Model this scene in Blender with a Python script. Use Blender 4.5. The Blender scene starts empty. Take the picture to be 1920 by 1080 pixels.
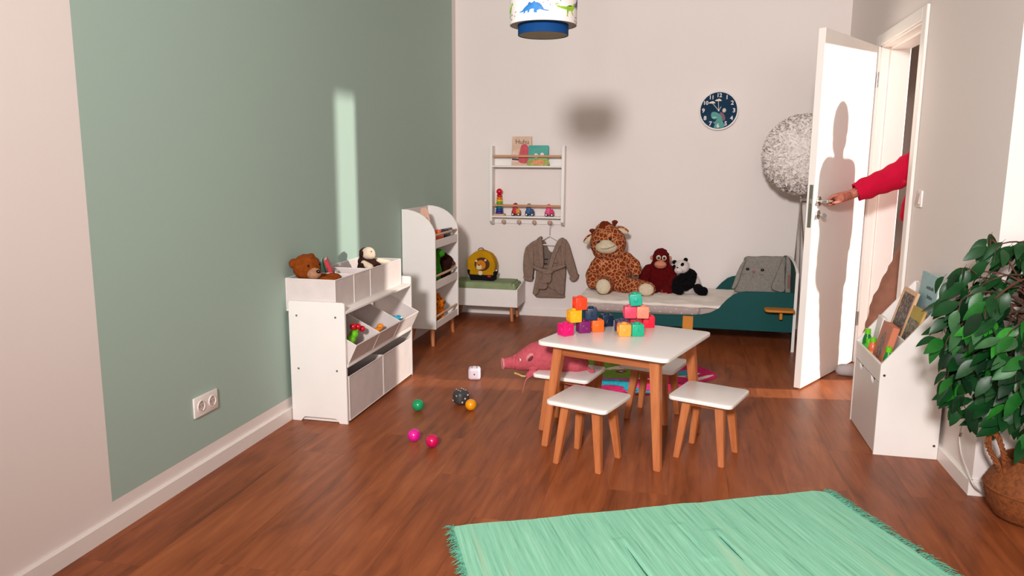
import bpy, bmesh, math, random
from mathutils import Vector, Matrix, noise
R = math.radians
PI = math.pi
random.seed(7)
S = bpy.context.scene
C = S.collection

# ------------------------------------------------------------------ camera
RW, RD, RH = 3.02, 6.126, 2.80          # room: right wall x, back wall y, ceiling
YJ = 3.10                               # right wall ends here and steps outwards
XR2, YREAR = 4.40, -2.40
CAMP = Vector((1.8658, 0.0, 1.2660))
def camera():
    pi_, ya, ro, f = .16403, .22109, .00707, 1403.77
    fw = Vector((-math.sin(ya)*math.cos(pi_), math.cos(ya)*math.cos(pi_), -math.sin(pi_)))
    rt = Vector((math.cos(ya), math.sin(ya), 0)); up = rt.cross(fw)
    r2 = rt*math.cos(ro)+up*math.sin(ro); u2 = -rt*math.sin(ro)+up*math.cos(ro)
    m = Matrix((r2, u2, -fw)).transposed().to_4x4(); m.translation = CAMP
    cd = bpy.data.cameras.new('camera'); cd.sensor_width = 36; cd.lens = f*36/1920
    cd.clip_start = .05
    c = bpy.data.objects.new('camera', cd); C.objects.link(c); c.matrix_world = m
    S.camera = c
camera()

# ------------------------------------------------------------------ world, lights, exposure
S.view_settings.view_transform = 'Standard'
S.view_settings.look = 'None'
S.view_settings.gamma = 1
S.view_settings.use_curve_mapping = False
S.view_settings.exposure = 0.0
w = bpy.data.worlds.new('world'); S.world = w; w.use_nodes = True
w.node_tree.nodes['Background'].inputs[0].default_value = (.8, .9, 1, 1)
w.node_tree.nodes['Background'].inputs[1].default_value = .3
def area(name, loc, to, sx, sy, power, col):
    l = bpy.data.lights.new(name, 'AREA'); l.shape = 'RECTANGLE'; l.size = sx; l.size_y = sy
    l.energy = power; l.color = col
    o = bpy.data.objects.new(name, l); C.objects.link(o); o.location = loc
    o.rotation_euler = (Vector(to)-Vector(loc)).to_track_quat('-Z', 'Y').to_euler()
    return o
def spot(name, loc, to, power, col, size, blend, soft):
    l = bpy.data.lights.new(name, 'SPOT'); l.energy = power; l.color = col; l.spot_size = R(size); l.spot_blend = blend; l.shadow_soft_size = soft
    o = bpy.data.objects.new(name, l); C.objects.link(o); o.location = loc
    o.rotation_euler = (Vector(to)-Vector(loc)).to_track_quat('-Z', 'Y').to_euler()
    return o
spot('studio_lamp', (1.47, -1.9, 2.50), (1.78, 6.0, 1.47), 1260, (1, .965, .965), 79.5, 1, .24)
area('fill_light', (3.0, YREAR+.06, 1.55), (2.4, 3, 1.0), 1.5, 1.3, 45, (1, .955, .94))  # added fill light placed just inside the unseen rear window
spot('hall_lamp', (7.45, 4.93, 2.42), (2.6, 4.62, .95), 2250, (1, .94, .86), 34, .2, .07)

# ------------------------------------------------------------------ materials
def lin(c):
    return tuple(((v/255)/12.92 if v/255 <= .04045 else (((v/255)+.055)/1.055)**2.4) for v in c)
MC = {}
def nd(nt, t, **k):
    n = nt.nodes.new(t)
    for a, b in k.items():
        if a.startswith('i_'):
            key = a[2:]; key = int(key) if key.isdigit() else key.replace('_', ' ')
            n.inputs[key].default_value = b
        else: setattr(n, a, b)
    return n
def mat(name, col, rough=.5, var=.06, scale=12, bump=0, bscale=250, metal=0, sheen=0, coat=0, spec=.5, alpha_trans=0, sub=0):
    if name in MC: return MC[name]
    m = bpy.data.materials.new(name); m.use_nodes = True; nt = m.node_tree
    b = nt.nodes['Principled BSDF']; L = nt.links
    c = lin(col)
    tc = nd(nt, 'ShaderNodeTexCoord')
    n = nd(nt, 'ShaderNodeTexNoise', i_Scale=scale, i_Detail=3.0)
    L.new(tc.outputs['Object'], n.inputs['Vector'])
    r = nd(nt, 'ShaderNodeValToRGB')
    r.color_ramp.elements[0].position = .3; r.color_ramp.elements[1].position = .7
    r.color_ramp.elements[0].color = tuple(max(0, v*(1-var)) for v in c)+(1,)
    r.color_ramp.elements[1].color = tuple(min(1, v*(1+var)) for v in c)+(1,)
    L.new(n.outputs[0], r.inputs[0]); L.new(r.outputs[0], b.inputs['Base Color'])
    b.inputs['Roughness'].default_value = rough; b.inputs['Metallic'].default_value = metal
    b.inputs['Specular IOR Level'].default_value = spec
    if sheen:
        b.inputs['Sheen Weight'].default_value = sheen; b.inputs['Sheen Roughness'].default_value = .5
        b.inputs['Sheen Tint'].default_value = tuple(min(1, v*1.2+.08) for v in c)+(1,)
    if coat: b.inputs['Coat Weight'].default_value = coat
    if alpha_trans: b.inputs['Transmission Weight'].default_value = alpha_trans
    if bump:
        n2 = nd(nt, 'ShaderNodeTexNoise', i_Scale=bscale, i_Detail=2.0)
        L.new(tc.outputs['Object'], n2.inputs['Vector'])
        bp = nd(nt, 'ShaderNodeBump', i_Strength=bump, i_Distance=.004)
        L.new(n2.outputs[0], bp.inputs['Height']); L.new(bp.outputs[0], b.inputs['Normal'])
    MC[name] = m
    return m
def fabric(name, col, **k):
    k.setdefault('rough', .95); k.setdefault('var', .1); k.setdefault('bump', .35); k.setdefault('sheen', .12); k.setdefault('spec', .15)
    return mat(name, col, **k)
def plush(name, col, **k):
    k.setdefault('rough', 1); k.setdefault('var', .22); k.setdefault('scale', 60); k.setdefault('bump', .8); k.setdefault('bscale', 330); k.setdefault('sheen', .15); k.setdefault('spec', .05)
    return mat(name, col, **k)
def wood(name, c1, c2, axis=2, scale=1.0, rough=.45, world=False, bump=.1):
    if name in MC: return MC[name]
    m = bpy.data.materials.new(name); m.use_nodes = True; nt = m.node_tree; L = nt.links
    b = nt.nodes['Principled BSDF']; tc = nd(nt, 'ShaderNodeTexCoord')
    mp = nd(nt, 'ShaderNodeMapping'); sc = [22*scale]*3; sc[axis] = 1.6*scale
    mp.inputs['Scale'].default_value = sc
    L.new(tc.outputs['Object'], mp.inputs[0])
    n = nd(nt, 'ShaderNodeTexNoise', i_Scale=2.0, i_Detail=5.0, i_Roughness=.6); L.new(mp.outputs[0], n.inputs['Vector'])
    r = nd(nt, 'ShaderNodeValToRGB'); r.color_ramp.elements[0].position = .3; r.color_ramp.elements[1].position = .68
    r.color_ramp.elements[0].color = lin(c1)+(1,); r.color_ramp.elements[1].color = lin(c2)+(1,)
    L.new(n.outputs[0], r.inputs[0]); L.new(r.outputs[0], b.inputs['Base Color'])
    b.inputs['Roughness'].default_value = rough
    bp = nd(nt, 'ShaderNodeBump', i_Strength=bump, i_Distance=.001); L.new(n.outputs[0], bp.inputs['Height']); L.new(bp.outputs[0], b.inputs['Normal'])
    MC[name] = m
    return m
def floor_mat():
    m = bpy.data.materials.new('floor_wood'); m.use_nodes = True; nt = m.node_tree; L = nt.links
    b = nt.nodes['Principled BSDF']
    g = nd(nt, 'ShaderNodeNewGeometry'); oi = nd(nt, 'ShaderNodeObjectInfo')
    mul = nd(nt, 'ShaderNodeVectorMath', operation='MULTIPLY_ADD')
    cb = nd(nt, 'ShaderNodeCombineXYZ')
    for i in range(3): L.new(oi.outputs['Random'], cb.inputs[i])
    mul.inputs[1].default_value = (37, 53, 11)
    L.new(cb.outputs[0], mul.inputs[0]); L.new(g.outputs['Position'], mul.inputs[2])
    mp = nd(nt, 'ShaderNodeMapping'); mp.inputs['Scale'].default_value = (16, 1.5, 1); L.new(mul.outputs[0], mp.inputs[0])
    n = nd(nt, 'ShaderNodeTexNoise', i_Scale=1.5, i_Detail=7.0, i_Roughness=.62, i_Distortion=.7); L.new(mp.outputs[0], n.inputs['Vector'])
    mp2 = nd(nt, 'ShaderNodeMapping'); mp2.inputs['Scale'].default_value = (5.5, 1.3, 1); L.new(mul.outputs[0], mp2.inputs[0])
    n2 = nd(nt, 'ShaderNodeTexNoise', i_Scale=1.3, i_Detail=3.0, i_Distortion=1.2); L.new(mp2.outputs[0], n2.inputs['Vector'])
    mx = nd(nt, 'ShaderNodeMath', operation='MULTIPLY_ADD'); mx.inputs[1].default_value = .62
    L.new(n.outputs[0], mx.inputs[0])
    m3 = nd(nt, 'ShaderNodeMath', operation='MULTIPLY'); m3.inputs[1].default_value = .38; L.new(n2.outputs[0], m3.inputs[0]); L.new(m3.outputs[0], mx.inputs[2])
    m4 = nd(nt, 'ShaderNodeMath', operation='MULTIPLY_ADD'); m4.inputs[1].default_value = .07; L.new(oi.outputs['Random'], m4.inputs[0])
    sb = nd(nt, 'ShaderNodeMath', operation='SUBTRACT'); sb.inputs[1].default_value = .035; L.new(mx.outputs[0], sb.inputs[0]); L.new(sb.outputs[0], m4.inputs[2])
    r = nd(nt, 'ShaderNodeValToRGB'); e = r.color_ramp.elements
    e[0].position = .30; e[0].color = lin((103, 54, 28))+(1,)
    e[1].position = .72; e[1].color = lin((175, 101, 58))+(1,)
    x = e.new(.46); x.color = lin((141, 75, 41))+(1,)
    x = e.new(.57); x.color = lin((156, 86, 48))+(1,)
    L.new(m4.outputs[0], r.inputs[0]); L.new(r.outputs[0], b.inputs['Base Color'])
    b.inputs['Roughness'].default_value = .38; b.inputs['Specular IOR Level'].default_value = .22
    bp = nd(nt, 'ShaderNodeBump', i_Strength=.08, i_Distance=.001); L.new(n.outputs[0], bp.inputs['Height']); L.new(bp.outputs[0], b.inputs['Normal'])
    MC['floor_wood'] = m
    return m
def wall_left_mat():
    m = mat('wall_paint_green', (236, 226, 220), rough=.85, var=.012, scale=1.5, bump=.05, bscale=120)
    nt = m.node_tree; L = nt.links; b = nt.nodes['Principled BSDF']
    src = b.inputs['Base Color'].links[0].from_socket
    g = nd(nt, 'ShaderNodeNewGeometry'); sx = nd(nt, 'ShaderNodeSeparateXYZ'); L.new(g.outputs['Position'], sx.inputs[0])
    def step(sock, val, op):
        q = nd(nt, 'ShaderNodeMath', operation=op); L.new(sock, q.inputs[0]); q.inputs[1].default_value = val; return q
    a = step(sx.outputs[1], 2.058, 'GREATER_THAN'); c = step(sx.outputs[1], 6.026, 'LESS_THAN'); d = step(sx.outputs[2], .1105, 'GREATER_THAN')
    p = nd(nt, 'ShaderNodeMath', operation='MULTIPLY'); L.new(a.outputs[0], p.inputs[0]); L.new(c.outputs[0], p.inputs[1])
    p2 = nd(nt, 'ShaderNodeMath', operation='MULTIPLY'); L.new(p.outputs[0], p2.inputs[0]); L.new(d.outputs[0], p2.inputs[1])
    mx = nd(nt, 'ShaderNodeMix', data_type='RGBA'); L.new(p2.outputs[0], mx.inputs['Factor'])
    L.new(src, mx.inputs['A']); mx.inputs['B'].default_value = lin((166, 190, 177))+(1,)
    L.new(mx.outputs['Result'], b.inputs['Base Color'])
    return m
WHITE = lambda: mat('white_lacquer', (238, 232, 226), rough=.42, var=.012)
WALLW = lambda: mat('wall_paint_white', (236, 226, 220), rough=.85, var=.012, scale=1.5, bump=.05, bscale=120)
TRIM = lambda: mat('trim_white', (240, 233, 226), rough=.4, var=.01)
BEECH = lambda: wood('beech', (172, 96, 52), (200, 122, 72))
PALEW = lambda: wood('pale_wood', (200, 160, 125), (222, 184, 148), axis=1)
STEEL = lambda: mat('steel', (190, 188, 184), rough=.25, metal=1, var=.02)
BLACK = lambda: mat('black_gloss', (12, 11, 11), rough=.15, var=.02)

# ------------------------------------------------------------------ geometry helpers
WM = {}
class B:
    def __init__(s): s.bm = bmesh.new()
    def box(s, x0, y0, z0, x1, y1, z1, bev=0.0015, seg=1, rot=None):
        r = bmesh.ops.create_cube(s.bm, size=1); v = r['verts']
        M = Matrix.Translation(((x0+x1)/2, (y0+y1)/2, (z0+z1)/2))
        if rot is not None: M = M @ rot.to_4x4()
        M = M @ Matrix.Diagonal((abs(x1-x0), abs(y1-y0), abs(z1-z0), 1))
        bmesh.ops.transform(s.bm, matrix=M, verts=v)
        if bev:
            e = list({e for q in v for e in q.link_edges})
            bmesh.ops.bevel(s.bm, geom=e, offset=bev, segments=seg, affect='EDGES', profile=.5)
        return s
    def sphere(s, c, r, seg=16, rot=None):
        if not hasattr(r, '__len__'): r = (r, r, r)
        q = bmesh.ops.create_uvsphere(s.bm, u_segments=seg, v_segments=max(6, seg*2//3), radius=1)
        M = Matrix.Translation(c)
        if rot is not None: M = M @ rot.to_4x4()
        M = M @ Matrix.Diagonal((r[0], r[1], r[2], 1))
        bmesh.ops.transform(s.bm, matrix=M, verts=q['verts']); return s
    def ring_tube(s, pts, radii, seg=10, cap=True, closed=False):
        pts = [Vector(p) for p in pts]; n = len(pts); rings = []
        up = None
        for i, p in enumerate(pts):
            if closed: t = pts[(i+1) % n]-pts[i-1]
            else: t = pts[min(i+1, n-1)]-pts[max(i-1, 0)]
            t.normalize()
            if up is None:
                up = Vector((0, 0, 1)) if abs(t.z) < .9 else Vector((1, 0, 0))
            a = t.cross(up)
            if a.length < 1e-5: a = t.orthogonal()
            a.normalize(); b = a.cross(t).normalized(); up = b
            r = radii[i] if hasattr(radii, '__len__') else radii
            ra, rb = (r if hasattr(r, '__len__') else (r, r))
            rings.append([s.bm.verts.new(p+a*math.cos(2*PI*k/seg)*ra+b*math.sin(2*PI*k/seg)*rb) for k in range(seg)])
        for i in range(n if closed else n-1):
            A, Bq = rings[i], rings[(i+1) % n]
            for k in range(seg): s.bm.faces.new((A[k], A[(k+1) % seg], Bq[(k+1) % seg], Bq[k]))
        if cap and not closed:
            s.bm.faces.new(rings[0][::-1]); s.bm.faces.new(rings[-1])
        return s
    def tube(s, pts, r, seg=8, closed=False): return s.ring_tube(pts, r, seg, True, closed)
    def cyl(s, p0, p1, r0, r1=None, seg=16): return s.ring_tube([p0, p1], [r0, r0 if r1 is None else r1], seg)
    def capsule(s, p0, p1, r0, r1=None, seg=14):
        p0 = Vector(p0); p1 = Vector(p1); r1 = r0 if r1 is None else r1
        d = (p1-p0).normalized(); pts = []; rad = []
        for k in range(5):
            a = PI/2*(1-k/4); pts.append(p0-d*r0*math.sin(a)); rad.append(max(r0*math.cos(a), r0*.02))
        for k in range(5):
            a = PI/2*k/4; pts.append(p1+d*r1*math.sin(a)); rad.append(max(r1*math.cos(a), r1*.02))
        return s.ring_tube(pts, rad, seg)
    def prism(s, poly, axis, a0, a1, bev=0.0, seg=1):
        # poly in the two remaining axes, in order (x,y,z without axis)
        def P(u, v, a):
            q = [u, v]; q.insert(axis, a); return Vector(q)
        lo = [s.bm.verts.new(P(u, v, a0)) for u, v in poly]; hi = [s.bm.verts.new(P(u, v, a1)) for u, v in poly]
        fs = [s.bm.faces.new(lo), s.bm.faces.new(hi[::-1])]
        n = len(poly)
        for i in range(n): fs.append(s.bm.faces.new((lo[i], hi[i], hi[(i+1) % n], lo[(i+1) % n])))
        bmesh.ops.recalc_face_normals(s.bm, faces=fs)
        if bev:
            es = [e for e in {e for f in fs[:2] for e in f.edges}]
            bmesh.ops.bevel(s.bm, geom=es, offset=bev, segments=seg, affect='EDGES', profile=.5)
        return s
    def lathe(s, prof, c=(0, 0, 0), seg=32, cap0=True, cap1=True):
        rings = []
        for r, z in prof:
            rings.append([s.bm.verts.new((c[0]+r*math.cos(2*PI*k/seg), c[1]+r*math.sin(2*PI*k/seg), c[2]+z)) for k in range(seg)])
        for A, Bq in zip(rings, rings[1:]):
            for k in range(seg): s.bm.faces.new((A[k], A[(k+1) % seg], Bq[(k+1) % seg], Bq[k]))
        if cap0: s.bm.faces.new(rings[0][::-1])
        if cap1: s.bm.faces.new(rings[-1])
        return s
    def poly(s, pts):
        s.bm.faces.new([s.bm.verts.new(p) for p in pts]); return s
    def xf(s, M):
        bmesh.ops.transform(s.bm, matrix=M, verts=s.bm.verts[:]); return s
    def add(s, mesh, M=None):
        n0 = len(s.bm.verts); s.bm.from_mesh(mesh); s.bm.verts.ensure_lookup_table()
        if M is not None: bmesh.ops.transform(s.bm, matrix=M, verts=s.bm.verts[n0:])
        return s
    def mesh(s, name='m'):
        me = bpy.data.meshes.new(name); s.bm.normal_update(); s.bm.to_mesh(me); s.bm.free(); return me
def shade(me, ang=40):
    for p in me.polygons: p.use_smooth = True
    try: me.set_sharp_from_angle(angle=R(ang))
    except Exception: pass
def obj(name, b, m, parent=None, local=False, smooth=True, ang=40):
    me = b.mesh(name) if isinstance(b, B) else b
    me.name = name
    if smooth: shade(me, ang)
    if m is not None:
        me.materials.clear(); me.materials.append(m)
    o = bpy.data.objects.new(name, me); C.objects.link(o)
    if parent is not None:
        o.parent = parent
        pm = WM.get(parent.name)
        if pm is not None:
            if not local: me.transform(pm.inverted())
            WM[o.name] = pm
    return o
def tag(o, label, cat, group=None):
    o['label'] = label; o['category'] = cat
    if group: o['group'] = group
    return o
def thing(name, label, cat, loc=(0, 0, 0), rotz=0, group=None, rot=None):
    o = bpy.data.objects.new(name, None); C.objects.link(o); o.empty_display_size = .05
    o.location = loc; o.rotation_euler = rot if rot else (0, 0, rotz)
    WM[o.name] = Matrix.Translation(loc) @ o.rotation_euler.to_matrix().to_4x4()
    return tag(o, label, cat, group)
def struct(name, b, m, parent=None, smooth=False):
    o = obj(name, b, m, parent, smooth=smooth)
    if parent is None: o['kind'] = 'structure'
    return o
def single(name, b, m, label, cat, group=None, origin=None, **k):
    """one-mesh thing built in world coordinates; origin moved to its base"""
    me = b.mesh(name) if isinstance(b, B) else b
    xs = [v.co for v in me.vertices]
    if origin is None:
        origin = Vector(((min(v.x for v in xs)+max(v.x for v in xs))/2, (min(v.y for v in xs)+max(v.y for v in xs))/2, min(v.z for v in xs)))
    origin = Vector(origin)
    me.transform(Matrix.Translation(-origin))
    o = obj(name, me, m, None, **k); o.location = origin; WM[o.name] = Matrix.Translation(origin)
    return tag(o, label, cat, group)
def dup(root, loc, rotz, label=None, group=None):
    r = root.copy(); C.objects.link(r); r.location = loc; r.rotation_euler = (0, 0, rotz)
    if label: r['label'] = label
    if group: r['group'] = group
    for ch in list(root.children):
        c = ch.copy(); C.objects.link(c); c.parent = r
        for g in ch.children:
            d = g.copy(); C.objects.link(d); d.parent = c
    return r
def remesh(b, voxel=.006, smooth=4, fuzz=0, fs=40, disp=None):
    me = b.mesh('tmp') if isinstance(b, B) else b
    o = bpy.data.objects.new('tmp', me); C.objects.link(o)
    md = o.modifiers.new('r', 'REMESH'); md.mode = 'VOXEL'; md.voxel_size = voxel
    if smooth:
        sm = o.modifiers.new('s', 'SMOOTH'); sm.factor = .5; sm.iterations = smooth
    dg = bpy.context.evaluated_depsgraph_get()
    ev = o.evaluated_get(dg); out = bpy.data.meshes.new_from_object(ev)
    bpy.data.objects.remove(o); bpy.data.meshes.remove(me)
    if fuzz or disp:
        ns = [v.normal.copy() for v in out.vertices]
        for v, n in zip(out.vertices, ns):
            d = 0
            if fuzz: d += fuzz*noise.noise(v.co*fs)
            if disp: d += disp(v.co)
            v.co += n*d
    return out
def text_mesh(s, size, ext=.0006, off=0):
    cu = bpy.data.curves.new('t', 'FONT'); cu.body = s; cu.size = size; cu.extrude = ext
    cu.align_x = 'CENTER'; cu.align_y = 'CENTER'; cu.resolution_u = 3; cu.offset = off
    o = bpy.data.objects.new('t', cu); C.objects.link(o)
    me = bpy.data.meshes.new_from_object(o.evaluated_get(bpy.context.evaluated_depsgraph_get()))
    bpy.data.objects.remove(o); return me
def arc(cx, cy, r, a0, a1, n=8, ry=None):
    ry = r if ry is None else ry
    return [(cx+r*math.cos(R(a0+(a1-a0)*i/n)), cy+ry*math.sin(R(a0+(a1-a0)*i/n))) for i in range(n+1)]
def rrect(x0, y0, x1, y1, r, n=5):
    return arc(x1-r, y0+r, r, -90, 0, n)+arc(x1-r, y1-r, r, 0, 90, n)+arc(x0+r, y1-r, r, 90, 180, n)+arc(x0+r, y0+r, r, 180, 270, n)
def lerp(a, b, t): return a+(b-a)*t
def smooth_poly(pts, n=4):
    """closed Catmull-Rom"""
    out = []; m = len(pts)
    for i in range(m):
        p0, p1, p2, p3 = [Vector(pts[(i+k-1) % m]) for k in range(4)]
        for j in range(n):
            t = j/n
            q = .5*((2*p1)+(-p0+p2)*t+(2*p0-5*p1+4*p2-p3)*t*t+(-p0+3*p1-3*p2+p3)*t**3)
            out.append(tuple(q))
    return out
def spline(pts, n=6):
    out = []; m = len(pts)
    for i in range(m-1):
        p0, p1, p2, p3 = [Vector(pts[min(max(i+k-1, 0), m-1)]) for k in range(4)]
        for j in range(n):
            t = j/n
            out.append(.5*((2*p1)+(-p0+p2)*t+(2*p0-5*p1+4*p2-p3)*t*t+(-p0+3*p1-3*p2+p3)*t**3))
    out.append(Vector(pts[-1])); return out

# ------------------------------------------------------------------ setting
def room():
    fm = floor_mat()
    base = struct('floor', B().box(-.15, YREAR-.2, -.2, 8.3, 6.8, -.012, 0), mat('subfloor', (70, 52, 40), rough=.9))
    PW, PL = .2315, 1.22
    unit = B().box(-.5, -.5, -.010, .5, .5, 0, 0).mesh('plank'); unit.materials.append(fm)
    rng = random.Random(3)
    k = 0; x0 = 1.167-5*PW-.01
    for i in range(-1, 19):
        xa, xb = 1.167+(i-5)*PW, 1.167+(i-4)*PW
        xa = max(xa, -.01)
        if xb <= xa: continue
        off = rng.random()*PL
        if i == 4: off = 2.80 % PL
        if i == 7: off = 2.81 % PL
        y = YREAR-PL+((off-(YREAR-PL)) % PL)
        ymax = 6.7 if xa >= 3.0 else RD+.02
        while y < ymax:
            ya, yb = max(y, YREAR-.05), min(y+PL, ymax)
            if yb-ya > .02 and (xa < 4.45):
                o = bpy.data.objects.new('plank', unit); C.objects.link(o); o.parent = base
                o.location = ((xa+xb)/2, (ya+yb)/2, 0)
                o.scale = (xb-xa-.0005, yb-ya-.0005, 1)
            y += PL
    struct('floor_hall', B().box(4.42, 3.2, -.012, 8.3, 6.8, 0, 0), fm)
    wl = wall_left_mat(); ww = WALLW()
    struct('wall_left', B().box(-.15, YREAR-.15, 0, 0, RD+.15, RH, 0), wl)
    struct('wall_back', B().box(-.0, RD, 0, RW+.15, RD+.15, RH, 0), ww)
    # right wall with the door opening
    OY0, OY1, OZ = 4.275, 5.155, 2.005
    b = B()
    b.box(RW, YJ, 0, RW+.15, OY0, RH, 0); b.box(RW, OY1, 0, RW+.15, RD, RH, 0); b.box(RW, OY0, OZ, RW+.15, OY1, RH, 0)
    struct('wall_right', b, ww)
    struct('wall_jog', B().box(RW+.15, YJ, 0, XR2+.15, YJ+.15, RH, 0), ww)
    struct('wall_outer', B().box(XR2, YREAR-.15, 0, XR2+.15, YJ, RH, 0), ww)
    # unseen rear wall with a window opening added for the fill light
    b = B(); wx0, wx1, wz0, wz1 = 2.2, 3.8, .85, 2.25
    b.box(0, YREAR-.15, 0, wx0, YREAR, RH, 0); b.box(wx1, YREAR-.15, 0, XR2, YREAR, RH, 0)
    b.box(wx0, YREAR-.15, 0, wx1, YREAR, wz0, 0); b.box(wx0, YREAR-.15, wz1, wx1, YREAR, RH, 0)
    struct('wall_rear', b, ww)
    f = B(); t = .06
    f.box(wx0, YREAR-.1, wz0, wx1, YREAR-.05, wz0+t); f.box(wx0, YREAR-.1, wz1-t, wx1, YREAR-.05, wz1)
    f.box(wx0, YREAR-.1, wz0+t, wx0+t, YREAR-.05, wz1-t); f.box(wx1-t, YREAR-.1, wz0+t, wx1, YREAR-.05, wz1-t)
    f.box((wx0+wx1)/2-.04, YREAR-.1, wz0+t, (wx0+wx1)/2+.04, YREAR-.05, wz1-t)
    w1 = struct('window_1', f, TRIM())
    for a, c in ((wx0+t, (wx0+wx1)/2-.04), ((wx0+wx1)/2+.04, wx1-t)):
        obj('pane', B().box(a, YREAR-.085, wz0+t, c, YREAR-.08, wz1-t, 0), mat('glass', (235, 240, 240), rough=.05, alpha_trans=1, var=0), w1)
    struct('ceiling', B().box(-.15, YREAR-.15, RH, XR2+.15, RD+.15, RH+.1, 0), mat('ceiling_paint', (238, 232, 228), rough=.9, var=.01))
    # hallway beyond the door
    hm = mat('hall_paint', (176, 160, 150), rough=.9, var=.02)
    struct('wall_hall_far', B().box(RW+.15, 6.55, 0, 8.3, 6.7, RH, 0), hm)
    struct('wall_hall_end', B().box(8.2, 3.3, 0, 8.3, 6.55, RH, 0), hm)
    struct('wall_hall_near', B().box(XR2+.15, 3.2, 0, 8.3, 3.3, RH, 0), hm)
    struct('ceiling_hall', B().box(RW+.15, 3.25, RH, 8.3, 6.7, RH+.1, 0), mat('ceiling_paint', (238, 232, 228)))
    # baseboards
    def bb(name, poly, axis, a0, a1): struct(name, B().prism(poly, axis, a0, a1), TRIM())
    h = .0625
    prof = [(0, 0), (.015, 0), (.015, h-.004), (.011, h), (0, h)]
    bb('baseboard_left', prof, 1, YREAR, RD)
    bb('baseboard_back', [(RD-u, v) for u, v in prof], 0, .015, RW-.015)
    bb('baseboard_right', [(RW-u, v) for u, v in prof], 1, YJ-.0148, 4.214)
    bb('baseboard_corner', [(RW-u, v) for u, v in prof], 1, 5.21, RD)
    bb('baseboard_jog', [(YJ-u, v) for u, v in prof], 0, RW-.0155, XR2)
    # door frame: lining and casings
    tm = TRIM()
    tr = struct('trim_1', B().box(RW-.002, OY0, 0, RW+.16, OY0+.02, OZ, .002), tm)
    obj('lining', B().box(RW-.002, OY1-.02, 0, RW+.16, OY1, OZ, .002), tm, tr)
    obj('lining', B().box(RW-.002, OY0, OZ-.02, RW+.16, OY1, OZ, .002), tm, tr)
    for (ya, yb) in ((OY0-.06, OY0+.010), (OY1-.012, OY1+.055)):
        obj('casing', B().box(RW-.018, ya, 0, RW-.001, yb, OZ+.055, .003), tm, tr)
        obj('casing', B().box(RW+.151, ya, 0, RW+.168, yb, OZ+.055, .003), tm, tr)
    obj('casing', B().box(RW-.018, OY0+.012, OZ-.012, RW-.001, OY1-.012, OZ+.055, .003), tm, tr)
    # rebate stops
    obj('door_stop', B().box(RW+.05, OY1-.034, 0, RW+.16, OY1-.02, OZ-.02, .002), tm, tr)
    obj('door_stop', B().box(RW+.05, OY0+.02, 0, RW+.16, OY0+.034, OZ-.02, .002), tm, tr)
    obj('door_stop', B().box(RW+.05, OY0+.034, OZ-.034, RW+.16, OY1-.034, OZ-.02, .002), tm, tr)
    obj('seal', B().box(RW+.044, OY1-.03, 0, RW+.05, OY1-.021, OZ-.02, 0), mat('seal_rubber', (225, 205, 200), rough=.7), tr)
room()

# leaf frame: origin at free front corner, +x along the leaf to the hinge, +y = back, z up
LEAF_A = math.atan2(5.135-4.40, 2.998-2.573)
LEAF_M = Matrix.Translation((2.573, 4.400, 0)) @ Matrix.Rotation(LEAF_A, 4, 'Z')
def door():
    W = .85
    me = B().box(0, 0, .008, W, .040, 1.993, .002).mesh('door_1'); me.transform(LEAF_M)
    d = struct('door_1', me, mat('door_paint', (240, 234, 226), rough=.45, var=.008))
    WM[d.name] = Matrix.Identity(4)
    def p(name, b, m, par=d):
        b.xf(LEAF_M); return obj(name, b, m, par)
    st = STEEL()
    p('lock_plate', B().box(-.0015, .008, .93, .001, .028, 1.165, .0005), mat('lock_plate_metal', (128, 132, 120), rough=.4, metal=.8))
    p('latch', B().box(-.008, .012, 1.06, .001, .024, 1.09, .002), st)
    for side, y0, sg in (('front', 0, -1), ('back', .04, 1)):
        h = p('handle', B().cyl((.062, y0, 1.075), (.062, y0+sg*.009, 1.075), .026, seg=24), st)
        b = B().cyl((.062, y0+sg*.009, 1.075), (.062, y0+sg*.05, 1.075), .0095, seg=12)
        b.tube([(.062, y0+sg*.05, 1.075), (.10, y0+sg*.054, 1.075), (.185, y0+sg*.05, 1.075)], .0095, 12)
        p('lever', b, st, h)
        k = p('keyhole_rose', B().cyl((.062, y0, 1.0), (.062, y0+sg*.008, 1.0), .026, seg=24), st)
        if side == 'front':
            b = B().cyl((.062, y0-.008, 1.0), (.062, y0-.028, 1.0), .004, seg=8)
            b.lathe([(.013, -.0015), (.013, .0015)], (0, 0, 0), 16).xf(Matrix.Identity(4))
            bb = B().cyl((.062, y0-.008, 1.0), (.062, y0-.028, 1.0), .004, seg=8)
            bb.cyl((.0605, y0-.038, .996), (.0635, y0-.038, .996), .014, seg=16)
            b.bm.free(); p('key', bb, st, k)
    for z in (.25, 1.75):
        p('hinge', B().cyl((W+.006, -.006, z), (W+.006, -.006, z+.09), .007, seg=12), st)
door()

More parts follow.
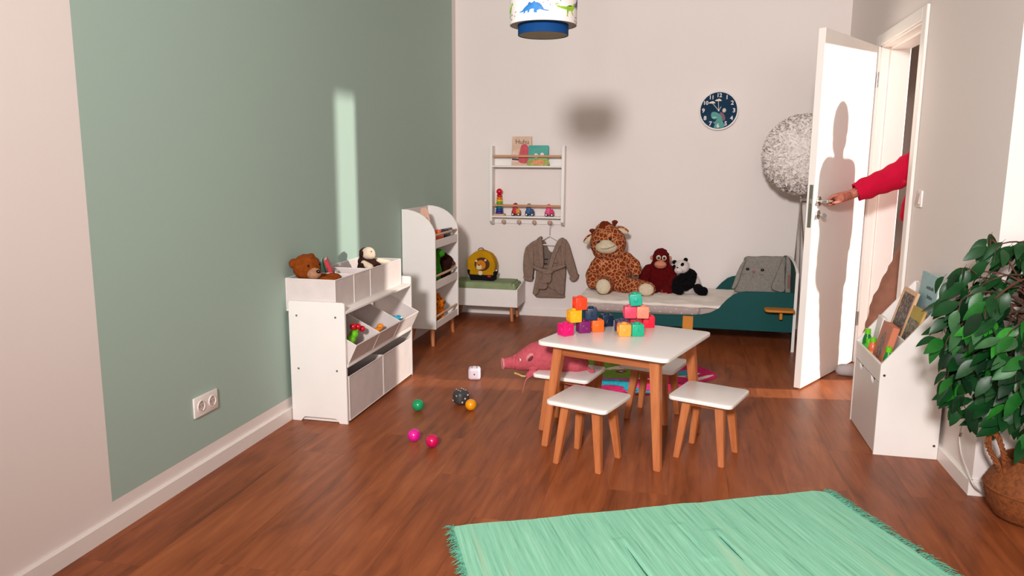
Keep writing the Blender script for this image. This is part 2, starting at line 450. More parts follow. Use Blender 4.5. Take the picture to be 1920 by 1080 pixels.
def wall_plates():
    wp = mat('plate_plastic', (240, 232, 226), rough=.35, var=.01)
    ya, yb, za, zb = 2.514, 2.669, .252, .336
    t = thing('wall_socket', 'white double wall socket on the green wall above the baseboard', 'socket', (0, (ya+yb)/2, za))
    b = B().box(0, ya, za, .010, yb, zb, .004, 2)
    plate = obj('plate', b, wp, t)
    for yc in (ya+.041, yb-.041):
        zc = (za+zb)/2
        obj('socket_ring', B().lathe([(.024, 0), (.024, .0035), (.0205, .0035), (.0195, .0008), (0.001, .0008)], seg=28, cap1=False).xf(Matrix.Translation((.010, yc, zc)) @ Matrix.Rotation(R(90), 4, 'Y')), wp, t)
        dk = mat('socket_dark', (120, 105, 98), rough=.5)
        sk = obj('socket_well', B().lathe([(.0195, 0), (.0195, .001)], seg=28).xf(Matrix.Translation((.0102, yc, zc)) @ Matrix.Rotation(R(90), 4, 'Y')), mat('socket_well', (205, 190, 182), rough=.5), t)
        for s_ in (-1, 1):
            obj('hole', B().cyl((.011, yc+s_*.0095, zc), (.0118, yc+s_*.0095, zc), .0028, seg=10), dk, sk)
            obj('earth_clip', B().box(.011, yc-.003, zc+s_*.0175-.002, .0135, yc+.003, zc+s_*.0175+.002, .0005), STEEL(), sk)
    t = thing('light_switch', 'white rocker light switch on the wall beside the door frame', 'switch', (RW, 4.09, 1.07))
    obj('plate', B().box(RW-.010, 4.049, 1.07, RW, 4.131, 1.152, .004, 2), wp, t)
    obj('rocker', B().prism([(RW-.010, 1.083), (RW-.019, 1.086), (RW-.012, 1.136), (RW-.010, 1.139)], 1, 4.062, 4.118, .001), mat('rocker', (205, 192, 184), rough=.35), t)
wall_plates()

# ------------------------------------------------------------------ play table and stools
def table():
    t = thing('play_table', 'low square white children\'s table with splayed beech legs', 'table', (1.645, 3.38, 0), R(-18.5))
    H, h, th = .492, .304, .018
    wt = mat('table_white', (240, 234, 228), rough=.3, var=.01)
    obj('tabletop', B().prism(rrect(-h, -h, h, h, .03, 6), 2, H-th, H, .003, 2), wt, t, True)
    w = BEECH()
    # legs: rectangular tapering, splayed outwards
    def leg(sx, sy):
        b = B(); tp, bt = .225, .268
        rs = []
        for z, c, hw in ((H-th-.004, tp, .022), (.0, bt, .015)):
            rs.append([b.bm.verts.new((sx*c+dx*hw, sy*c+dy*hw, z)) for dx, dy in ((-1, -1), (1, -1), (1, 1), (-1, 1))])
        for k in range(4): b.bm.faces.new((rs[0][k], rs[0][(k+1) % 4], rs[1][(k+1) % 4], rs[1][k]))
        b.bm.faces.new(rs[0]); b.bm.faces.new(rs[1][::-1])
        bmesh.ops.recalc_face_normals(b.bm, faces=b.bm.faces[:])
        bmesh.ops.bevel(b.bm, geom=b.bm.edges[:], offset=.003, segments=2, affect='EDGES')
        return b
    for sx in (-1, 1):
        for sy in (-1, 1): obj('leg', leg(sx, sy), w, t, True)
    wa = wood('beech_apron', (150, 80, 42), (182, 106, 60), axis=0)
    for s in (-1, 1):
        obj('apron', B().box(-.215, s*.226-.009, H-th-.052, .215, s*.226+.009, H-th, .002), wa, t, True)
        obj('apron', B().box(s*.226-.009, -.215, H-th-.052, s*.226+.009, .215, H-th, .002), w, t, True)
table()
def stool(label, loc, rz):
    t = thing('stool', label, 'stool', loc, rz, 'four white stools around the play table')
    H, h, th = .285, .14, .018
    obj('seat', B().prism(rrect(-h, -h, h, h, .025, 6), 2, H-th, H, .004, 2), mat('table_white', (240, 234, 228)), t, True)
    w = BEECH()
    for sx in (-1, 1):
        for sy in (-1, 1):
            b = B(); rs = []
            for z, c, hw in ((H-th-.002, .070, .019), (0, .100, .0125)):
                rs.append([b.bm.verts.new((sx*c+dx*hw, sy*c+dy*hw, z)) for dx, dy in ((-1, -1), (1, -1), (1, 1), (-1, 1))])
            for k in range(4): b.bm.faces.new((rs[0][k], rs[0][(k+1) % 4], rs[1][(k+1) % 4], rs[1][k]))
            b.bm.faces.new(rs[0]); b.bm.faces.new(rs[1][::-1])
            bmesh.ops.recalc_face_normals(b.bm, faces=b.bm.faces[:])
            bmesh.ops.bevel(b.bm, geom=b.bm.edges[:], offset=.0025, segments=2, affect='EDGES')
            obj('leg', b, w, t, True)
    for s in (-1, 1):
        obj('apron', B().box(-.06, s*.070-.008, H-th-.030, .06, s*.070+.008, H-th, .0015), w, t, True)
        obj('apron', B().box(s*.070-.008, -.06, H-th-.030, s*.070+.008, .06, H-th, .0015), w, t, True)
    return t
s0 = stool('white stool in front of the table, nearest the left table leg', (1.515, 3.083, 0), R(-19))
dup(s0, (2.019, 3.275, 0), R(-20), 'white stool to the right of the table, nearest the white bookcase')
dup(s0, (1.372, 3.485, 0), R(-13), 'white stool that the pink plush pig lies on')
dup(s0, (1.765, 3.742, 0), R(-17), 'white stool half under the far side of the table, over the colourful mat')

# ------------------------------------------------------------------ soft building blocks
def blocks():
    a = .0555
    def make(name_col, col, label, loc, rz, tilt=0, kind=0):
        t = thing('toy_block', label, 'toy block', loc, rot=(0, R(tilt), R(rz)), group='soft embossed building blocks on the table')
        m = mat('block_'+name_col, col, rough=.42, var=.03, sheen=0)
        h = a/2
        b = B().box(-h, -h, 0, h, h, a, .0035, 2)
        obj('cube', b, m, t, True)
        # raised square borders and embossed shapes on the four sides and the top
        for k in range(4):
            f = B()
            for (x0, x1, z0, z1) in ((-.021, .021, .008, .0105), (-.021, .021, .0455, .048), (-.021, -.0185, .0105, .0455), (.0185, .021, .0105, .0455)):
                f.box(x0, -h-.0013, z0, x1, -h+.002, z1, 0)
            kk = (kind+k) % 4
            if kk == 0:
                f.sphere((0, -h, .028), (.012, .003, .012), 12); f.sphere((-.005, -h-.002, .031), (.0025, .002, .0025), 8); f.sphere((.005, -h-.002, .031), (.0025, .002, .0025), 8)
            elif kk == 1:
                f.tube([(-.008, -h, .04), (.006, -h, .04), (-.002, -h, .028), (.007, -h, .022), (-.006, -h, .017)], .0022, 6)
            elif kk == 2:
                f.tube([(.011*math.cos(i*PI/6), -h, .028+.011*math.sin(i*PI/6)) for i in range(12)], .0022, 6, True); f.sphere((0, -h, .028), (.004, .003, .004), 8)
            else:
                f.tube([(-.009, -h, .018), (0, -h, .04), (.009, -h, .018)], .0022, 6); f.box(-.006, -h-.0018, .024, .006, -h+.001, .027, 0)
            f.xf(Matrix.Rotation(k*PI/2, 4, 'Z'))
            obj('embossed_face', f, m, t, True)
        obj('stud', B().lathe([(.013, 0), (.013, .005), (.010, .0075), (.001, .008)], (0, 0, a), 20, cap1=False), m, t, True)
        return t
    Z = .4922
    make('magenta', (222, 12, 110), 'magenta soft block standing at the left table edge', (1.370, 3.334, Z), 46, kind=1)
    make('plum', (120, 16, 96), 'plum purple soft block between the magenta and orange blocks', (1.441, 3.415, Z), 27, kind=2)
    make('orange', (255, 104, 20), 'orange soft block in the bottom row right of the plum one', (1.500, 3.455, Z), 22, kind=0)
    make('navy', (4, 34, 58), 'navy soft block on the table behind the orange one', (1.532, 3.590, Z), 26, kind=3)
    make('yellow', (248, 178, 22), 'yellow soft block on the second level of the left tower', (1.402, 3.377, Z+a+.0005), 33, kind=2)
    make('navy2', (5, 40, 70), 'dark blue soft block on the second level beside the yellow one', (1.472, 3.447, Z+a+.0005), 12, kind=1)
    make('vermilion', (255, 66, 24), 'bright red-orange soft block crowning the left tower', (1.424, 3.401, Z+2*a+.001), 27, kind=3)
    make('amber', (246, 164, 62), 'amber soft block at the front of the right tower', (1.632, 3.393, Z), 17, kind=0)
    make('green', (24, 172, 130), 'green soft block at the front beside the amber one', (1.689, 3.412, Z), 17, kind=3)
    make('slate', (70, 58, 96), 'slate purple soft block behind the amber one', (1.615, 3.474, Z), 22, kind=1)
    make('crimson', (190, 10, 48), 'crimson soft block in the bottom row left of the bright red one', (1.672, 3.585, Z), 12, kind=2)
    make('red', (236, 14, 52), 'bright red soft block at the right end of the right tower', (1.731, 3.610, Z), 12, kind=1)
    make('rose', (232, 74, 104), 'rose pink soft block on the second level of the right tower', (1.646, 3.538, Z+a+.0005), 13, kind=2)
    make('peach', (255, 146, 118), 'peach soft block with embossed number on the second level', (1.7035, 3.552, Z+a+.0005), 13, kind=2)
    make('teal', (26, 172, 142), 'teal green soft block tilted on top of the right tower', (1.674, 3.545, Z+2*a+.006), 10, tilt=-7, kind=0)
blocks()

# ------------------------------------------------------------------ toy organiser with fabric bins
def fabric_box(t, quad, m, pm, th=.004):
    """quad: 8 corners (bottom 4, top 4, same winding)"""
    b0 = [Vector(v) for v in quad[:4]]; t0 = [Vector(v) for v in quad[4:]]
    b = B(); bm = b.bm
    cb = sum(b0, Vector())/4; ct = sum(t0, Vector())/4
    ins = lambda p, c: p+(c-p).normalized()*th*1.5
    vb = [bm.verts.new(p) for p in b0]; vt = [bm.verts.new(p) for p in t0]
    ib = [bm.verts.new(ins(p, cb)+(ct-cb).normalized()*th) for p in b0]; it = [bm.verts.new(ins(p, ct)) for p in t0]
    bm.faces.new(vb[::-1]); bm.faces.new(ib)
    for k in range(4):
        j = (k+1) % 4
        bm.faces.new((vb[k], vb[j], vt[j], vt[k])); bm.faces.new((ib[j], ib[k], it[k], it[j])); bm.faces.new((vt[k], vt[j], it[j], it[k]))
    bmesh.ops.recalc_face_normals(bm, faces=bm.faces[:])
    obj('fabric_body', b, m, t, smooth=False)
    b = B()
    for k in range(4):
        j = (k+1) % 4
        b.tube([t0[k], t0[j]], .0028, 6); b.tube([b0[k], b0[j]], .0025, 6); b.tube([b0[k], t0[k]], .0025, 6)
    obj('piping', b, pm, t)
def organiser():
    t = thing('toy_organiser', 'white open toy organiser with fabric bins standing against the green wall', 'toy organiser', (.16, 3.71, 0))
    wm = WHITE()
    x0, x1 = .02, .315
    def panel(y0, y1):
        poly = [(x0, 0), (.066, 0), (.074, .010), (.082, .020), (.092, .023), (.248, .023), (.258, .020), (.266, .010), (.272, 0), (x1, 0)]
        poly += arc(x1-.014, .605-.014, .014, 0, 90, 5)+arc(x0+.014, .605-.014, .014, 90, 180, 5)
        return B().prism(poly, 1, y0, y1, .0015)
    p = obj('side_panel', panel(3.25, 3.266), wm, t, ang=30)
    obj('side_panel', panel(4.152, 4.168), wm, t, ang=30)
    for x in (.063, .267):
        for z in (.268, .533):
            b = B().lathe([(.0055, 0), (.0055, .001), (.003, .0015), (.001, .0006)], seg=14).xf(Matrix.Translation((x, 3.2498, z)) @ Matrix.Rotation(R(90), 4, 'X'))
            sc = obj('screw', b, STEEL(), p)
    for z in (.548, .283): obj('shelf', B().box(.0 if z > .5 else .02, 3.266, z, .317, 4.152, z+.014, .003, 2), wm, t)
    obj('shelf', B().box(.02, 3.266, .002, .30, 4.152, .012), wm, t)
    obj('shelf_lip', B().box(.305, 3.266, .283, .319, 4.152, .300, .003, 2), wm, t)
    obj('back_rail', B().box(.022, 3.266, .40, .032, 4.152, .50), wm, t)
    fm = fabric('bin_fabric', (214, 203, 198), bump=.25, bscale=500, var=.05); pm = fabric('bin_piping', (228, 220, 214), var=.03)
    G = 'fabric bins of the toy organiser'
    def q(x0, x1, y0, y1, z0, z1): return [(x0, y0, z0), (x1, y0, z0), (x1, y1, z0), (x0, y1, z0), (x0, y0, z1), (x1, y0, z1), (x1, y1, z1), (x0, y1, z1)]
    tops = [('small top fabric bin that the brown teddy sits in', 3.268, 3.478), ('narrow top fabric bin holding the picture books', 3.484, 3.684), ('wide top fabric bin holding the pale-faced monkey', 3.690, 4.130)]
    for l, a, b in tops:
        k = thing('fabric_bin', l, 'storage bin', (.13, (a+b)/2, .562), group=G)
        fabric_box(k, q(.003, .262, a, b, .5645, .71), fm, pm)
    mids = ['tilted fabric bin holding the green caterpillar toy', 'middle tilted fabric bin with an orange toy inside', 'farthest tilted fabric bin with a blue toy inside']
    for i, l in enumerate(mids):
        a = 3.272+i*.2935; b = a+.290
        k = thing('fabric_bin', l, 'storage bin', (.2, (a+b)/2, .30), group=G)
        P = [(.085, .345), (.318, .303), (.362, .395), (.075, .540)]
        quad = [(P[0][0], a, P[0][1]), (P[1][0], a, P[1][1]), (P[1][0], b, P[1][1]), (P[0][0], b, P[0][1]), (P[3][0], a, P[3][1]), (P[2][0], a, P[2][1]), (P[2][0], b, P[2][1]), (P[3][0], b, P[3][1])]
        fabric_box(k, quad, fm, pm)
    for l, a, b in (('near bottom fabric bin of the toy organiser', 3.272, 3.698), ('far bottom fabric bin of the toy organiser', 3.706, 4.138)):
        k = thing('fabric_bin', l, 'storage bin', (.17, (a+b)/2, .014), group=G)
        fabric_box(k, q(.03, .318, a, b, .0155, .236), fm, pm)
organiser()

def teddy():
    t = thing('teddy_bear', 'ginger brown teddy bear sitting in the near top bin', 'soft toy', (.10, 3.36, .575))
    m = plush('ginger_fur', (132, 64, 20))
    c = Vector((.082, 3.335, .757))
    b = B().sphere((.10, 3.365, .655), (.075, .07, .08)).sphere(c, (.070, .066, .068))
    b.capsule((.12, 3.32, .690), (.215, 3.345, .690), .026, .030)
    b.capsule((.12, 3.42, .69), (.19, 3.425, .695), .026, .028)
    b.capsule((.12, 3.34, .61), (.205, 3.33, .605), .033, .033); b.capsule((.12, 3.41, .61), (.205, 3.42, .605), .033, .033)
    b.sphere(c+Vector((-.052, -.035, .022)), (.024, .020, .026)).sphere(c+Vector((-.006, .062, .040)), (.022, .020, .026))
    obj('body', remesh(b, .0055, 5, .004, 60), m, t)
    mz = c+Vector((.052, -.028, -.024))
    obj('muzzle', remesh(B().sphere(mz, (.036, .034, .031)), .004, 3, .001, 80), plush('muzzle_fur', (176, 128, 98)), t)
    obj('nose', B().sphere(mz+Vector((.030, -.012, .013)), (.012, .011, .009), 14), BLACK(), t)
    for v in ((.038, -.056, .018), (.068, .004, .020)): obj('eye', B().sphere(c+Vector(v), .006, 10), BLACK(), t)
teddy()
def monkey():
    t = thing('monkey_toy', 'small dark brown plush monkey with a cream face sitting in the wide top bin', 'soft toy', (.12, 3.95, .57))
    dk = plush('dark_brown_fur', (58, 32, 28)); cr = plush('cream_fur', (236, 214, 188), var=.08)
    hd = Vector((.150, 3.925, .763))
    b = B().sphere((.125, 3.955, .65), (.06, .065, .08)).sphere((.128, 3.945, .715), (.048, .056, .034)).sphere(hd+Vector((-.026, .014, -.006)), (.034, .040, .038))
    b.capsule((.13, 3.90, .712), (.155, 3.855, .705), .019, .019).capsule((.13, 3.985, .712), (.175, 4.01, .700), .019, .019)
    obj('body', remesh(b, .0055, 4, .003, 60), dk, t)
    obj('face', remesh(B().sphere(hd, (.038, .041, .036)).sphere(hd+Vector((.016, -.008, -.009)), (.028, .031, .024)), .004, 5), cr, t)
    for s in (-1, 1): obj('eye', B().sphere(hd+Vector((.031, -.012+s*.017, .014)), .0036, 8), BLACK(), t)
    for s in (-1, 1): obj('ear', B().sphere(hd+Vector((-.022, s*.046, .004)), (.010, .016, .018), 12), dk, t)
    obj('hand', remesh(B().capsule((.150, 3.860, .716), (.195, 3.842, .696), .016, .020), .004, 3), cr, t)
    obj('hand', remesh(B().capsule((.172, 4.005, .714), (.228, 4.035, .694), .016, .020), .004, 3), cr, t)
monkey()
def bin_books():
    G = 'picture books in the narrow bin'
    for i, (x, lean, th, col, l, zt) in enumerate(((.085, 13, .012, (104, 190, 156), 'thin mint green book leaning in the narrow top bin', .770), (.150, 22, .019, (190, 14, 40), 'thick red book leaning in the narrow top bin', .775), (.185, 24, .006, (232, 222, 220), 'thin white book leaning in the narrow top bin', .715))):
        h = (zt-.568)/math.cos(R(lean))
        t = thing('book', l, 'book', (x, 3.585, .5695), group=G, rot=(0, R(-lean), R(25)))
        m = mat('bincover%d' % i, col, rough=.4)
        obj('cover', B().box(-th/2, -.070, 0, -th/2+.0018, .070, h, .0005), m, t, True)
        obj('cover', B().box(th/2-.0018, -.070, 0, th/2, .070, h, .0005), m, t, True)
        obj('spine', B().box(-th/2, -.072, 0, th/2, -.070, h, .0005), m, t, True)
        obj('pages', B().box(-th/2+.0018, -.069, .003, th/2-.0018, .067, h-.003, 0), mat('paper', (235, 228, 214), rough=.8), t, True)
bin_books()
def bin_toys():
    t = thing('caterpillar_toy', 'lime green caterpillar toy with red balls in the nearest tilted bin', 'toy', (.25, 3.42, .33))
    g = mat('lime_plastic', (112, 196, 30), rough=.3); r = mat('red_gloss', (205, 14, 38), rough=.2)
    b = B()
    pts = [(.255, 3.345, .348), (.262, 3.372, .366), (.268, 3.395, .384), (.272, 3.415, .402)]
    for i, p in enumerate(pts): b.sphere(p, .021-.001*i, 14)
    obj('body', remesh(b, .004, 2), g, t)
    for p in ((.285, 3.425, .430), (.290, 3.452, .416), (.276, 3.40, .435)): obj('ball', B().sphere(p, .0125, 12), r, t)
    obj('neck', B().tube([(.272, 3.415, .40), (.283, 3.43, .42)], .005, 8), g, t)
    t.scale = (1.3, 1.3, 1.3); t.location = (.255, 3.425, .322)
    t = thing('ring_toy', 'orange teething toy lying in the middle tilted bin', 'toy', (.26, 3.70, .345))
    o = mat('orange_plastic', (245, 148, 30), rough=.35)
    b = B().tube([(.27+.03*math.cos(a*PI/9), 3.70+.045*math.sin(a*PI/9), .367+.012*math.cos(a*PI/9)) for a in range(18)], .014, 10, True)
    obj('ring', b, o, t); obj('knob', B().sphere((.29, 3.74, .385), .019, 14), o, t)
    t = thing('rattle_toy', 'turquoise blue toy with a white dot in the farthest tilted bin', 'toy', (.27, 3.98, .345))
    o = mat('cyan_plastic', (20, 140, 170), rough=.35)
    b = B().sphere((.275, 3.965, .375), (.03, .045, .028)).sphere((.29, 4.01, .375), (.025, .03, .022))
    obj('body', remesh(b, .004, 3), o, t); obj('dot', B().sphere((.312, 4.0, .385), (.006, .008, .006), 10), WHITE(), t)
bin_toys()

# ------------------------------------------------------------------ tall shelf with the rounded top
def tall_shelf():
    y0, y1, xf = 4.83, 5.375, .243
    t = thing('arched_shelf', 'tall white children\'s shelf with arched sides and round wooden legs', 'shelf', (.12, 5.1, 0))
    wm = WHITE()
    prof = [(.004, .130), (xf, .130), (xf, .79)]
    prof += [(.235, .825), (.218, .855), (.195, .885), (.165, .911), (.130, .932), (.090, .947), (.045, .956), (.004, .957)]
    obj('side_panel', B().prism(prof, 1, y0, y0+.015, .0015), wm, t, ang=30)
    obj('side_panel', B().prism(prof, 1, y1-.015, y1, .0015), wm, t, ang=30)
    obj('back_panel', B().box(.004, y0+.015, .130, .012, y1-.015, .955), mat('white_board', (226, 218, 212), rough=.5, var=.01), t)
    for z, h in ((.130, .05), (.408, .055), (.692, .055)):
        obj('shelf_board', B().box(.012, y0+.015, z, xf-.012, y1-.015, z+.014), wm, t)
        obj('front_lip', B().box(xf-.016, y0+.015, z, xf-.004, y1-.015, z+h, .0015), wm, t)
        obj('dowel_rail', B().cyl((xf-.012, y0+.013, z+h+.034), (xf-.012, y1-.013, z+h+.034), .0085, seg=12), PALEW(), t)
    wl = wood('leg_wood', (176, 100, 56), (200, 126, 78))
    for x, y, dx, dy in ((.06, y0+.06, -.02, -.02), (.195, y0+.06, .012, -.022), (.06, y1-.05, -.02, .02), (.195, y1-.05, .010, .022)):
        obj('leg', B().cyl((x, y, .131), (x+dx, y+dy, 0), .0185, .012, seg=14), wl, t)
    # toys on it
    def moved(k, d):
        k.location = Vector(k.location)+Vector(d)
    k = thing('wooden_paddle', 'rounded wooden paddle toy leaning in the top tray of the arched shelf', 'toy', (.125, 5.05, .712), rot=(R(-4), R(-9), R(20)))
    po = smooth_poly([(-.03, 0), (.03, 0), (.034, .12), (.03, .21), (.018, .245), (-.005, .25), (-.024, .235), (-.034, .14)])
    obj('board', B().prism(po, 1, -.006, .006, .002), wood('paddle_wood', (196, 140, 108), (214, 164, 132)), k, True)
    obj('bead', B().cyl((.0, -.006, .13), (.0, -.022, .13), .020, seg=16), mat('red_gloss', (205, 14, 38)), k, True)
    obj('bead', B().cyl((.004, -.006, .165), (.004, -.02, .165), .014, seg=16), mat('violet_paint', (120, 60, 130), rough=.4), k, True)
    obj('bead', B().cyl((.008, -.006, .09), (.008, -.02, .09), .018, seg=16), mat('mustard_paint', (222, 166, 70), rough=.4), k, True)
    k = thing('toy_car', 'small orange toy car in the top tray of the arched shelf', 'toy', (.17, 4.98, .706))
    b = B().box(.14, 4.935, .715, .20, 5.03, .765, .01, 3).box(.148, 4.955, .76, .192, 5.01, .79, .012, 3)
    obj('body', remesh(b, .004, 3), mat('car_orange', (240, 96, 50), rough=.35), k)
    for x in (.14, .20):
        for y in (4.955, 5.01): obj('wheel', B().cyl((x-.006, y, .7185), (x+.006, y, .7185), .012, seg=14), BLACK(), k)
    moved(k, (.01, .10, .012))
    k = thing('toy_plane', 'dark blue toy vehicle in the top tray of the arched shelf', 'toy', (.17, 5.17, .706))
    b = B().capsule((.17, 5.10, .772), (.18, 5.27, .775), .016, .010).box(.12, 5.16, .770, .23, 5.20, .776, .002).box(.16, 5.12, .706, .19, 5.22, .765, .004)
    obj('body', remesh(b, .004, 2), mat('navy_plastic', (24, 40, 58), rough=.4), k)
    moved(k, (.015, .08, .012))
    k = thing('dinosaur_toy', 'green plush dinosaur in the middle tray of the arched shelf', 'soft toy', (.14, 4.97, .423))
    b = B().sphere((.13, 4.97, .50), (.06, .075, .085)).capsule((.14, 4.96, .54), (.16, 4.935, .62), .042, .032).sphere((.185, 4.935, .635), (.045, .034, .032)).capsule((.14, 4.92, .46), (.19, 4.90, .45), .025, .025).capsule((.13, 5.03, .5), (.16, 5.09, .45), .03, .018)
    obj('body', remesh(b, .006, 4, .003, 50), plush('green_fur', (60, 142, 36)), k)
    for i in range(5): obj('spike', B().lathe([(.012, 0), (.001, .022)], (.11-.006*i*0, 4.975+.008*i, .635-.025*i+0.01), 8).xf(Matrix.Identity(4)), mat('spike_felt', (30, 96, 30), rough=.9), k)
    moved(k, (.008, .125, 0))
    k = thing('plush_bear', 'dark brown plush animal in the middle tray beside the green dinosaur', 'soft toy', (.14, 5.2, .423))
    b = B().sphere((.14, 5.19, .47), (.075, .09, .055)).sphere((.165, 5.215, .545), (.062, .066, .06)).sphere((.15, 5.17, .59), (.02, .018, .02)).sphere((.15, 5.26, .59), (.02, .018, .02))
    b.capsule((.16, 5.13, .47), (.20, 5.10, .455), .03, .03)
    obj('body', remesh(b, .006, 4, .004, 50), plush('choco_fur', (48, 24, 20)), k)
    obj('snout', B().sphere((.222, 5.225, .535), (.018, .024, .018), 12), plush('snout_fur', (90, 52, 40)), k)
    moved(k, (.0, .07, 0))
    k = thing('spotted_cat_toy', 'orange spotted plush cat in the bottom tray of the arched shelf', 'soft toy', (.15, 5.02, .145))
    b = B().sphere((.14, 5.02, .205), (.065, .08, .06)).sphere((.165, 4.99, .270), (.055, .06, .05)).sphere((.16, 4.95, .315), .017).sphere((.16, 5.03, .318), .017).capsule((.17, 4.97, .18), (.21, 4.95, .175), .026, .026)
    m = plush('tiger_fur', (228, 120, 20))
    obj('body', remesh(b, .005, 4, .002, 50), m, k)
    rng = random.Random(4)
    for i in range(12):
        a = rng.random()*6.28; u = rng.uniform(-.2, .9)
        d = Vector((abs(math.cos(a))*math.sqrt(1-u*u), math.sin(a)*math.sqrt(1-u*u), u))
        obj('spot', B().sphere(Vector((.165, 4.99, .270))+Vector((d.x*.055, d.y*.06, d.z*.05)), .0075, 8), BLACK(), k)
    moved(k, (.002, .10, 0))
tall_shelf()

# ------------------------------------------------------------------ bench with cushion and backpack
def bench():
    t = thing('storage_bench', 'low white storage bench with round wooden legs against the back wall', 'bench', (.31, 5.96, 0))
    wm = WHITE(); x0, x1, y0, y1 = .02, .607, 5.80, 6.108
    obj('front_panel', B().box(x0+.012, y0, .122, x1-.012, y0+.012, .265), wm, t)
    for a, b in ((x0, x0+.012), (x1-.012, x1)):
        obj('side_panel', B().prism([(y0, .122), (y1, .122), (y1, .308), (y0, .268)], 0, a, b, .0015), wm, t)
    obj('base_board', B().box(x0+.012, y0+.012, .122, x1-.012, y1-.012, .134), wm, t)
    obj('back_panel', B().box(x0+.012, y1-.012, .122, x1-.012, y1, .268), wm, t)
    wl = wood('leg_wood', (176, 100, 56), (200, 126, 78))
    for x, y, dx, dy in ((.07, 5.85, -.02, -.01), (.545, 5.85, .010, -.012), (.07, 6.05, -.02, .01), (.545, 6.045, .010, -.006)):
        obj('leg', B().cyl((x, y, .124), (x+dx, y+dy, 0), .017, .0125, seg=14), wl, t)
    b = B().box(x0+.016, y0+.018, .24, x1-.018, y1-.02, .316, .018, 3)
    me = remesh(b, .008, 8, disp=lambda p: .004*noise.noise(p*9)+(-.012 if p.x > .55 and p.z > .29 else 0))
    o = single('seat_cushion', me, fabric('sage_fabric', (138, 152, 112)), 'sage green cushion lying in the white bench', 'cushion')
    obj('cushion_tie', B().tube([(.565, 5.826, .312), (.575, 5.822, .295), (.572, 5.820, .275)], .0035, 6), fabric('sage_tie', (168, 186, 148)), o)
    # backpack
    k = thing('backpack', 'mustard yellow children\'s backpack with a lion face on the bench', 'backpack', (.272, 5.95, .31))
    def g(a, b): return (.276+(a-520)*.000379, .314+(905-b)*.000371)
    ym = fabric('mustard_canvas', (190, 138, 14)); bk = fabric('black_canvas', (18, 18, 22)); dk = fabric('brown_print', (84, 52, 38))
    po = smooth_poly([g(*q) for q in [(245, 780), (205, 640), (200, 470), (250, 380), (340, 290), (440, 235), (520, 225), (640, 255), (740, 310), (800, 420), (830, 560), (815, 700), (800, 780)]], 3)
    obj('body', remesh(B().prism(po, 1, 5.90, 6.0, .012, 2), .006, 5, disp=lambda p: .003*noise.noise(p*14)), ym, k)
    po = [g(*q) for q in [(285, 905), (240, 770), (812, 770), (818, 905)]]
    obj('base', remesh(B().prism(po, 1, 5.892, 6.005, .01, 2), .006, 3), bk, k)
    for pts in ([(205, 660), (280, 660), (262, 790), (235, 790)], [(790, 690), (870, 690), (840, 800), (800, 800)]):
        obj('side_pocket', remesh(B().prism([g(*q) for q in pts], 1, 5.894, 5.97, .004), .005, 2), bk, k)
    obj('handle', B().tube(spline([(g(415, 235)[0], 5.96, g(0, 240)[1]), (g(450, 0)[0], 5.96, g(0, 200)[1]), (g(510, 0)[0], 5.96, g(0, 192)[1]), (g(545, 0)[0], 5.96, g(0, 225)[1])]), .004, 8), fabric('strap_web', (120, 70, 48)), k)
    def disc(name, cx, cy, rx, ry, y, m, par, n=24):
        c = g(cx, cy); return obj(name, B().prism(arc(c[0], c[1], rx*.000379, 0, 345, 23, ry*.000371), 1, y, y+.004, .0008), m, par)
    f = disc('lion_mane', 552, 525, 168, 148, 5.886, dk, k)
    f = disc('lion_face', 530, 545, 108, 108, 5.884, fabric('lion_orange', (206, 126, 30)), k)
    disc('lion_muzzle', 490, 595, 62, 55, 5.882, fabric('lion_cream', (226, 204, 168)), f)
    disc('lion_nose', 490, 548, 20, 14, 5.880, BLACK(), f)
    for a, b in ((430, 458), (632, 436)): disc('lion_ear', a, b, 24, 24, 5.882, fabric('lion_cream', (226, 204, 168)), f)
    for a, b in ((455, 520), (525, 518)): disc('lion_eye', a, b, 8, 8, 5.881, BLACK(), f)
    disc('lion_belly', 515, 725, 48, 50, 5.887, fabric('lion_cream', (226, 204, 168)), k)
    disc('brand_tag', 715, 795, 42, 22, 5.886, fabric('pink_tag', (196, 30, 70)), k)
    obj('zip_pull', B().sphere((g(865, 0)[0], 5.90, g(0, 660)[1]), (.006, .004, .007), 10), WHITE(), k)
bench()

